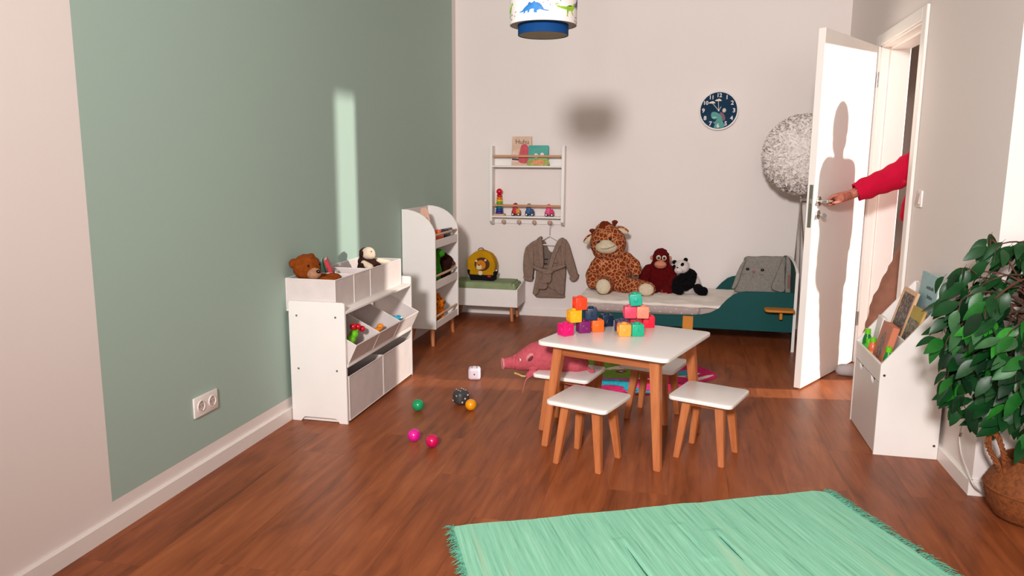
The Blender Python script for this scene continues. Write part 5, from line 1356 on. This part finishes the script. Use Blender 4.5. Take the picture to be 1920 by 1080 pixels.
# ------------------------------------------------------------------ rugs
def rug_mat(name, base):
    m = bpy.data.materials.new(name); m.use_nodes = True; nt = m.node_tree; L = nt.links; b = nt.nodes['Principled BSDF']
    tc = nd(nt, 'ShaderNodeTexCoord'); mp = nd(nt, 'ShaderNodeMapping'); mp.inputs['Scale'].default_value = (85, 2.6, 1); L.new(tc.outputs['Object'], mp.inputs[0])
    n = nd(nt, 'ShaderNodeTexNoise', i_Scale=1.0, i_Detail=4.0, i_Roughness=.7); L.new(mp.outputs[0], n.inputs['Vector'])
    mp2 = nd(nt, 'ShaderNodeMapping'); mp2.inputs['Scale'].default_value = (24, .9, 1); L.new(tc.outputs['Object'], mp2.inputs[0])
    n2 = nd(nt, 'ShaderNodeTexNoise', i_Scale=1.0, i_Detail=3.0); L.new(mp2.outputs[0], n2.inputs['Vector'])
    r = nd(nt, 'ShaderNodeValToRGB'); e = r.color_ramp.elements
    e[0].position = .28; e[0].color = lin((116, 182, 150))+(1,)
    e[1].position = .74; e[1].color = lin((184, 240, 210))+(1,)
    x = e.new(.42); x.color = lin((144, 216, 182))+(1,)
    x = e.new(.58); x.color = lin((160, 230, 196))+(1,)
    L.new(n.outputs[0], r.inputs[0])
    r2 = nd(nt, 'ShaderNodeValToRGB'); r2.color_ramp.elements[0].position = .60; r2.color_ramp.elements[1].position = .72
    r2.color_ramp.elements[0].color = (0, 0, 0, 1); r2.color_ramp.elements[1].color = (.35, .35, .35, 1)
    L.new(n2.outputs[0], r2.inputs[0])
    mx = nd(nt, 'ShaderNodeMix', data_type='RGBA'); L.new(r2.outputs[0], mx.inputs['Factor']); L.new(r.outputs[0], mx.inputs['A']); mx.inputs['B'].default_value = lin((206, 224, 188))+(1,)
    L.new(mx.outputs['Result'], b.inputs['Base Color']); b.inputs['Roughness'].default_value = .95; b.inputs['Specular IOR Level'].default_value = .1
    wv = nd(nt, 'ShaderNodeTexWave', i_Scale=95.0, i_Distortion=.4); wv.bands_direction = 'Y'; L.new(tc.outputs['Object'], wv.inputs['Vector'])
    ad = nd(nt, 'ShaderNodeMath', operation='ADD'); L.new(n.outputs[0], ad.inputs[0])
    ml = nd(nt, 'ShaderNodeMath', operation='MULTIPLY'); ml.inputs[1].default_value = .35; L.new(wv.outputs[1], ml.inputs[0]); L.new(ml.outputs[0], ad.inputs[1])
    bp = nd(nt, 'ShaderNodeBump', i_Strength=.6, i_Distance=.003); L.new(ad.outputs[0], bp.inputs['Height']); L.new(bp.outputs[0], b.inputs['Normal'])
    return m
def rug():
    # local frame: x along the far edge, -y towards the camera
    ang = math.atan2(2.991-2.358, 2.462-1.126); Lx = 1.478; Wy = .92
    t = thing('woven_rug', 'mint green striped woven rag rug with fringed ends in the foreground', 'rug', (1.126, 2.358, 0), ang)
    m = rug_mat('rag_rug', None)
    nx, ny = 148, 92; b = B(); bm = b.bm; th = .006
    rng = random.Random(5)
    slits = [(.545, .20, .62), (.889, .215, .55), (.783, .14, .40)]
    def hgt(x, y):
        z = th+.0022*noise.noise(Vector((x*4, y*3, 0)))+.0012*noise.noise(Vector((x*26, y*2, 4)))
        for sx, s0, s1 in slits:
            if s0 < -y < s1:
                d = abs(x-sx-(.02*(-y-s0)))
                z -= .0045*math.exp(-(d/.006)**2)*min(1, (-y-s0)/.05, (s1+y)/.05)
                z += .004*math.exp(-((d-.016)/.012)**2)
        return max(z, .0012)
    G = []
    for j in range(ny+1):
        row = []
        for i in range(nx+1):
            u = i/nx*Lx; v = -j/ny*Wy
            wob = .006*math.sin(u*18)*.4+.003*noise.noise(Vector((u*12, 9, 0))) if j == 0 else 0
            cut = .02*max(0, 1-(Lx-u)/.05)*max(0, 1-(-v)/.05)
            x = u+(.006*noise.noise(Vector((v*8, 3, 1))) if i in (0, nx) else 0)
            row.append(bm.verts.new((x-cut*.3, v+wob-cut, hgt(u, v))))
        G.append(row)
    for j in range(ny):
        for i in range(nx): bm.faces.new((G[j][i], G[j+1][i], G[j+1][i+1], G[j][i+1]))
    # underside skirt
    border = [G[0][i] for i in range(nx+1)]+[G[j][nx] for j in range(1, ny+1)]+[G[ny][i] for i in range(nx-1, -1, -1)]+[G[j][0] for j in range(ny-1, 0, -1)]
    low = [bm.verts.new((v.co.x, v.co.y, .0008)) for v in border]
    for i in range(len(border)):
        j = (i+1) % len(border); bm.faces.new((border[i], border[j], low[j], low[i]))
    bmesh.ops.recalc_face_normals(bm, faces=bm.faces[:])
    obj('weave', b, m, t, True, ang=80)
    # slots are dips (see hgt); a darker green strip lies along two of them
    fm = fabric('fringe_green', (98, 168, 140), var=.25, scale=90)
    for side in (0, 1):
        b = B()
        for q in range(150):
            v = -q/150*Wy-.003
            cl = math.sin(q*.9)*.3+noise.noise(Vector((q*.23, side*7, 0)))
            for s in range(2):
                L = rng.uniform(.028, .055); a = cl*.8+rng.gauss(0, .35); x0 = 0 if side == 0 else Lx; sg = -1 if side == 0 else 1
                if side == 0: L *= .75
                p0 = Vector((x0-sg*.004, v+rng.uniform(-.003, .003), .005)); d = Vector((sg*math.cos(a), math.sin(a), 0))
                p1 = p0+d*L*.5+Vector((0, 0, rng.uniform(.001, .007))); p2 = p0+d*L+Vector((rng.gauss(0, .004), rng.gauss(0, .006), -.003))
                p2.z = max(p2.z, .0015)
                b.ring_tube([p0, p1, p2], [.0016, .0014, .0007], 4)
        f = obj('fringe', b, fm, t, True); f['kind'] = 'stuff'
    cm = fabric('crease_strip', (52, 116, 96))
    for sx, s0, s1 in slits[:2]:
        pts = [(sx+.02*q*(s1-s0)+.002*math.sin(q*9), -(s0+(s1-s0)*q), .0042) for q in [i/10 for i in range(11)]]
        obj('slit_strip', B().ring_tube(pts, [(.0035*math.sin(PI*(.06+.88*i/10)), .0012) for i in range(11)], 6), cm, t, True)
rug()
def play_mat():
    c = Vector((1.54, 4.52, 0))
    t = thing('play_mat', 'colourful pink green and turquoise patterned mat under the far stools', 'play mat', c)
    pk = fabric('mat_pink', (196, 30, 96), var=.3, scale=40); 
    out = smooth_poly([(-.36, -.05), (-.36, -.25), (-.22, -.38), (.05, -.44), (.22, -.40), (.40, -.20), (.575, .03), (.50, .22), (.25, .40), (-.1, .45), (-.32, .36), (-.38, .15)], 6)
    b = B().prism(out, 2, .0006, .005, .001)
    obj('base_cloth', b, pk, t, True)
    def patch(name, pts, col, z, n=4, var=.2):
        return obj(name, B().prism(smooth_poly(pts, n), 2, .005, z), fabric('mat_'+name, col, var=var, scale=60), t, True)
    patch('green_patch', [(-.30, .22), (-.13, .30), (.02, .22), (.13, .05), (.12, -.12), (.0, -.15), (-.14, -.15), (-.30, -.06)], (104, 138, 44), .0062)
    patch('blue_patch', [(-.28, .36), (-.05, .36), (.04, .26), (-.02, .19), (-.13, .25), (-.26, .28)], (44, 132, 168), .0068)
    patch('purple_patch', [(-.30, -.12), (-.10, -.16), (.06, -.15), (.12, -.20), (.0, -.21), (-.14, -.20), (-.30, -.18)], (186, 70, 150), .0064)
    sc = []
    for i in range(31):
        a = R(150-i*6); rr = .128+.014*(i % 2); sc.append((-.02+rr*math.cos(a)*1.15, -.325+rr*math.sin(a)*1.0))
    for i in range(30, -1, -1):
        a = R(150-i*6); rr = .055; sc.append((-.02+rr*math.cos(a)*1.3, -.345+rr*math.sin(a)*.8))
    obj('turquoise_scallop', B().prism(sc, 2, .005, .0066), fabric('mat_turq', (34, 164, 184), var=.35, scale=90), t, True)
    patch('white_bird', [(-.10, .03), (-.06, .09), (.0, .13), (.02, .10), (.01, .05), (-.04, .04), (-.07, .02)], (214, 192, 180), .0072)
    patch('crimson_diamond', [(-.032, -.012), (.0, .041), (.043, .014), (.006, -.044)], (140, 20, 70), .0078, 1)
    patch('grey_diamond', [(-.012, -.006), (.002, .018), (.022, .006), (.006, -.022)], (130, 160, 160), .0084, 1)
    patch('cyan_spot', [(.33, .04), (.38, .12), (.43, .12), (.44, .04), (.37, .0)], (60, 146, 166), .0068)
    patch('white_curl', [(.34, -.02), (.42, .01), (.47, .06), (.46, .03), (.41, -.03)], (224, 196, 188), .0072)
    patch('pink_swirl', [(.12, -.26), (.22, -.23), (.26, -.30), (.20, -.35), (.13, -.33)], (232, 56, 140), .0068)
    patch('white_edge', [(.44, -.06), (.53, .05), (.56, .05), (.47, -.08)], (224, 196, 186), .0066, 2)
    patch('red_spot', [(.14, -.15), (.20, -.15), (.24, -.21), (.17, -.23)], (206, 40, 44), .0070)
    patch('cream_arc', [(.12, -.12), (.20, -.11), (.22, -.14), (.13, -.14)], (228, 200, 190), .0072)
    patch('blue_edge', [(.06, -.40), (.18, -.36), (.24, -.38), (.14, -.43)], (90, 150, 178), .0066)
    for i, (x, y) in enumerate(((.36, .16), (.44, .11), (.47, .07), (.30, .22), (-.16, -.30), (.40, -.02))):
        patch('cream_dot', [(x-.012, y), (x, y+.01), (x+.012, y), (x, y-.01)], (232, 206, 196), .0072, 3, .05)
play_mat()

# ------------------------------------------------------------------ balls and dice on the floor
def floor_toys():
    for x, y, r, col, n in ((.577, 3.533, .0305, (16, 158, 96), 'green'), (.840, 3.607, .0295, (244, 160, 8), 'yellow-orange'), (.707, 3.117, .0295, (224, 22, 150), 'magenta pink'), (.812, 3.066, .0300, (204, 4, 86), 'raspberry red')):
        lab = {'green': 'green plastic ball alone on the wooden floor', 'yellow-orange': 'yellow-orange plastic ball in front of the grey die', 'magenta pink': 'magenta plastic ball left of the raspberry one', 'raspberry red': 'raspberry red plastic ball nearest the camera'}[n]
        t = thing('play_ball', lab, 'ball', (x, y, 0), group='plastic play balls on the floor')
        b = B().sphere((x, y, r), r, 40)
        obj('shell', b, mat('ball_'+n, col, rough=.18, var=.02, coat=.3), t)
        obj('seam', B().tube([(x+(r-.0006)*math.cos(a*PI/20), y+(r-.0006)*math.sin(a*PI/20)*.5, r+(r-.0006)*math.sin(a*PI/20)*.866) for a in range(40)], .0009, 5, True), mat('ball_'+n, col), t)
    def die(label, x, y, a, rz, body, pip, faces):
        t = thing('foam_die', label, 'die', (x, y, 0), R(rz), 'large dice on the floor')
        h = a/2
        me = B().box(-h, -h, 0, h, h, a, a*(.24 if body[0] > 100 else .36), 8).mesh('cube')
        obj('cube', me, mat('die_'+str(body[0]), body, rough=.45, var=.03), t, True)
        pm = mat('pip_'+str(pip[0]), pip, rough=.5)
        L = {1: [(0, 0)], 2: [(-.2, -.2), (.2, .2)], 3: [(-.22, -.22), (0, 0), (.22, .22)], 6: [(-.2, -.24), (-.2, 0), (-.2, .24), (.2, -.24), (.2, 0), (.2, .24)], 5: [(-.2, -.2), (.2, .2), (-.2, .2), (.2, -.2), (0, 0)], 4: [(-.2, -.2), (.2, .2), (-.2, .2), (.2, -.2)]}
        fr = {'top': Matrix.Translation((0, 0, a)), 'f': Matrix.Translation((0, -h, h)) @ Matrix.Rotation(R(90), 4, 'X'), 'r': Matrix.Translation((h, 0, h)) @ Matrix.Rotation(R(90), 4, 'Z') @ Matrix.Rotation(R(90), 4, 'X'), 'l': Matrix.Translation((-h, 0, h)) @ Matrix.Rotation(R(-90), 4, 'Z') @ Matrix.Rotation(R(90), 4, 'X')}
        for f, n in faces.items():
            for u, v in L[n]:
                obj('pip', B().sphere((u*a, v*a, 0), (a*.062, a*.062, a*.012), 12).xf(fr[f]), pm, t, True)
    die('white foam die with one black dot facing front', .704, 4.166, .073, 14, (226, 212, 222), (20, 18, 20), {'top': 6, 'f': 1, 'l': 2, 'r': 4})
    die('dark grey foam die behind the orange ball', .762, 3.690, .080, 50, (62, 62, 62), (226, 218, 214), {'top': 6, 'f': 3, 'l': 2, 'r': 5})
floor_toys()

# ------------------------------------------------------------------ plush pig on the stool
def pig():
    t = thing('pig_toy', 'dusty pink plush pig lying on the left rear stool', 'soft toy', (1.30, 3.5, .286))
    m = plush('pig_fur', (186, 84, 94), var=.12, bump=.4); lt = plush('pig_light', (206, 130, 132), var=.1, bump=.3)
    def g(a, b, y=3.5): return Vector((1.047+(a-70)*.000275, y, .304-(b-550)*.000292))
    b = B()
    b.ring_tube([g(60, 552, 3.455), g(130, 548, 3.460), g(220, 535, 3.465), g(330, 520, 3.47), g(450, 485, 3.475), g(600, 430, 3.485), g(760, 400, 3.49), g(950, 400, 3.5), g(1200, 450, 3.505), g(1400, 510, 3.51), g(1530, 570, 3.52)],
                [(.026, .027), (.0275, .028), (.032, .032), (.045, .043), (.056, .055), (.066, .068), (.072, .076), (.075, .077), (.072, .068), (.062, .052), (.03, .028)], 20)
    b.capsule(g(640, 640, 3.43), g(560, 690, 3.42), .02, .016)
    me = remesh(b, .005, 4, .0015, 40, disp=lambda p: -.004*max(0, math.sin(p.x*330)) if 1.085 < p.x < 1.115 else 0)
    obj('body', me, m, t)
    obj('snout_disc', remesh(B().cyl(g(52, 552, 3.452), g(82, 551, 3.456), .029, .028, 20), .003, 3), lt, t)
    e = obj('ear', remesh(B().sphere(g(575, 385, 3.425), (.026, .010, .016), 14, Matrix.Rotation(R(-52), 3, 'Y')), .003, 2), lt, t)
    obj('ear', remesh(B().sphere(g(620, 330, 3.545), (.026, .010, .016), 14, Matrix.Rotation(R(-52), 3, 'Y')), .003, 2), lt, t)
    obj('inner_ear', B().sphere(g(590, 400, 3.419), (.018, .005, .010), 12, Matrix.Rotation(R(-52), 3, 'Y')), plush('pig_dark', (120, 52, 60)), e)
    for y in (3.426, 3.53):
        w = obj('eye', B().sphere(g(400, 442, y), (.0062, .004, .0062), 12), mat('eye_white', (236, 222, 214), rough=.4), t)
        obj('pupil', B().sphere(g(388, 440, y+(-.003 if y < 3.5 else .003)), (.0036, .0025, .0036), 10), BLACK(), w)
    tg = B(); rng = random.Random(8)
    tg.tube(spline([g(300, 675, 3.43), g(380, 690, 3.425), g(440, 712, 3.425), g(510, 715, 3.43), g(560, 690, 3.43)]), .0045, 6)
    obj('gold_braid', tg, mat('gold_cord', (196, 160, 84), rough=.5, var=.4, scale=120), t)
    obj('ribbon', B().ring_tube(spline([g(610, 690, 3.418), g(540, 730, 3.405), g(500, 830, 3.402), g(480, 930, 3.402), g(468, 985, 3.404)], 4), [(lerp(.006, .0025, i/16), .0015) for i in range(17)], 8), plush('pig_light2', (200, 120, 122), var=.1), t)
    obj('tail', B().tube(spline([g(1530, 575, 3.50), g(1590, 560, 3.47), g(1640, 590, 3.46), g(1690, 560, 3.46)]), .008, 8), m, t)
pig()

# ------------------------------------------------------------------ person in the doorway
def person():
    t = thing('person', 'person in a raspberry top and brown trousers reaching round the doorway to the door handle', 'person', (3.36, 4.68, 0))
    skin = mat('skin', (178, 104, 84), rough=.55, var=.06)
    red = fabric('raspberry_knit', (188, 14, 52), var=.06, bump=.2); br = fabric('brown_trousers', (146, 102, 84), var=.12, bump=.3); sock = fabric('grey_sock', (176, 168, 166), var=.06); hair = plush('hair_brown', (58, 36, 26))
    V = Vector
    # handle lever runs from leaf x=.062 to .185 at z=1.075, 5 cm in front of the leaf
    lev = lambda u, o=-.05, dz=0: LEAF_M @ V((u, o, 1.075+dz))
    sh = V((3.270, 4.60, 1.375)); wrist = lev(.245, -.100, .030); elb = (sh+wrist)/2+V((.01, -.02, -.015))
    palm = lev(.165, -.072, .018)
    head = V((3.400, 4.715, 1.615)); neck = V((3.405, 4.72, 1.44)); chest = V((3.40, 4.72, 1.25)); pel = V((3.375, 4.72, .93))
    sh2 = V((3.44, 4.865, 1.375))
    hipA = V((3.245, 4.68, .90)); kneeA = V((3.07, 4.71, .47)); ankA = V((3.015, 4.755, .09)); toeA = V((2.870, 4.800, .032))
    hipB = V((3.40, 4.80, .90)); kneeB = V((3.42, 4.82, .48)); ankB = V((3.52, 4.84, .09)); toeB = V((3.40, 4.83, .032))
    b = B()
    b.sphere(head, (.095, .078, .118), 24).sphere(head+V((-.02, 0, -.055)), (.062, .058, .062))
    b.sphere(head+V((-.098, 0, -.012)), (.016, .012, .017)).sphere(head+V((-.09, 0, -.05)), (.014, .026, .010))
    for s in (-1, 1): b.sphere(head+V((.012, s*.078, -.01)), (.018, .010, .03))
    b.capsule(head+V((.015, 0, -.09)), neck+V((0, 0, -.03)), .052, .058)
    b.capsule(sh+V((.01, .05, -.01)), sh2+V((0, -.05, -.01)), .062, .062).sphere(chest, (.10, .15, .15)).capsule(chest+V((0, 0, -.1)), pel, .115, .125)
    b.capsule(hipA, kneeA, .078, .055).capsule(kneeA, ankA, .052, .036).capsule(ankA+V((.02, 0, -.045)), toeA, .036, .03)
    b.capsule(hipB, kneeB, .078, .055).capsule(kneeB, ankB, .052, .036).capsule(ankB+V((.02, 0, -.045)), toeB, .036, .03)
    b.capsule(sh, elb, .048, .040).capsule(elb, wrist, .040, .027)
    el2 = V((3.47, 4.90, 1.10)); wr2 = V((3.40, 4.90, .86)); b.capsule(sh2, el2, .048, .04).capsule(el2, wr2, .04, .027)
    # right hand closed on the lever: palm, four fingers wrapped over it, thumb along the near side
    lx = (LEAF_M.to_3x3() @ V((1, 0, 0))); ly = (LEAF_M.to_3x3() @ V((0, 1, 0))); up = V((0, 0, 1))
    kn = []
    pc = lev(.150, -.082, .020)
    b.capsule(wrist, lev(.205, -.092, .026), .027, .030).sphere(lev(.178, -.085, .022), (.036, .026, .030)).sphere(lev(.152, -.082, .022), (.030, .024, .028))
    for i, (u, L) in enumerate(((.112, .92), (.131, 1.0), (.150, .95), (.168, .78))):
        k0 = lev(u+.018, -.080, .034); k1 = lev(u+.002, -.056, .024+.004*L); k2 = lev(u-.002, -.034, .004); k3 = lev(u, -.036, -.018*L); k4 = lev(u+.002, -.052, -.022*L)
        for A, Q, r0, r1 in ((k0, k1, .0098, .0092), (k1, k2, .0092, .0086), (k2, k3, .0086, .008), (k3, k4, .008, .0072)): b.capsule(A, Q, r0, r1, 10)
    th0 = lev(.180, -.098, .012); b.capsule(th0, lev(.140, -.084, -.004), .013, .011, 10).capsule(lev(.140, -.084, -.004), lev(.108, -.068, -.008), .0105, .009, 10)
    # left hand relaxed
    for i in range(4): b.capsule(wr2+V((-.03+.017*i, 0, -.06)), wr2+V((-.032+.018*i, -.008, -.14+.01*abs(i-1))), .009, .007, 10)
    b.capsule(wr2, wr2+V((-.005, 0, -.07)), .028, .03); b.capsule(wr2+V((-.03, 0, -.03)), wr2+V((-.06, -.01, -.085)), .012, .009, 10)
    obj('body', remesh(b, .0048, 3), skin, t, ang=80)
    for s in (-1, 1):
        e = obj('eye', B().sphere(head+V((-.083, s*.032, .008)), (.008, .012, .009), 12), mat('eye_white', (236, 222, 214)), t)
        obj('iris', B().sphere(head+V((-.0895, s*.032, .008)), (.003, .005, .005), 10), mat('iris', (60, 40, 28), rough=.2), e)
    b = B().sphere(head+V((.02, 0, .02)), (.095, .088, .115), 20).sphere(head+V((.045, 0, -.05)), (.06, .082, .08)).sphere(head+V((.10, 0, .02)), (.04, .045, .045))
    hm = remesh(b, .007, 3, .004, 50)
    bm = bmesh.new(); bm.from_mesh(hm)
    bmesh.ops.delete(bm, geom=[v for v in bm.verts if (v.co.x < head.x-.045 and v.co.z < head.z+.055)], context='VERTS'); bm.to_mesh(hm); bm.free()
    obj('hair', hm, hair, t)
    # top: torso with long loose hem, sleeves
    cuff = elb+(wrist-elb)*.80
    b = B().capsule(sh+V((.02, .03, .0)), sh2+V((0, -.03, .0)), .085, .085).sphere(chest, (.135, .185, .19)).capsule(chest, pel+V((0, 0, .08)), .155, .165)
    b.capsule(sh+V((.0, 0, 0)), elb, .088, .078).capsule(elb, cuff, .078, .058)
    b.capsule(sh2, el2, .075, .062).capsule(el2, wr2+V((0, 0, .05)), .06, .045)
    # front hem that swings forward
    b.capsule(V((3.215, 4.70, 1.26)), V((3.152, 4.715, .99)), .075, .06).capsule(V((3.30, 4.78, 1.2)), V((3.25, 4.80, 1.0)), .075, .07)
    me = remesh(b, .009, 4, disp=lambda p: .006*noise.noise(p*11)+.003*math.sin(p.x*70+p.z*40))
    bm = bmesh.new(); bm.from_mesh(me)
    ax = (wrist-elb).normalized()
    dele = [v for v in bm.verts if v.co.z < .955 and v.co.x < 3.5 or ((v.co-cuff).dot(ax) > .02 and (v.co-cuff).length < .16)]
    bmesh.ops.delete(bm, geom=dele, context='VERTS'); bmesh.ops.solidify(bm, geom=bm.faces[:], thickness=.004); bm.to_mesh(me); bm.free()
    obj('top', me, red, t, ang=80)
    b = B().sphere(pel+V((0, 0, 0)), (.14, .17, .13))
    b.capsule(hipA, kneeA, .105, .088).capsule(kneeA, ankA+V((.0, 0, .03)), .088, .075)
    b.capsule(hipB, kneeB, .105, .088).capsule(kneeB, ankB+V((0, 0, .03)), .088, .075)
    me = remesh(b, .009, 4, disp=lambda p: .005*noise.noise(p*10)+.0025*math.sin(p.z*75+6*noise.noise(p*7)))
    bm = bmesh.new(); bm.from_mesh(me)
    bmesh.ops.delete(bm, geom=[v for v in bm.verts if v.co.z < .075], context='VERTS'); bmesh.ops.solidify(bm, geom=bm.faces[:], thickness=.004); bm.to_mesh(me); bm.free()
    obj('trousers', me, br, t, ang=80)
    for a, q in ((ankA, toeA), (ankB, toeB)):
        b = B().capsule(a+V((0, 0, .05)), a+V((.012, 0, -.04)), .042, .044).capsule(a+V((.025, 0, -.045)), q, .042, .038)
        me = remesh(b, .006, 3)
        for v in me.vertices: v.co.z = max(v.co.z, .003)
        obj('sock', me, sock, t, ang=80)
person()
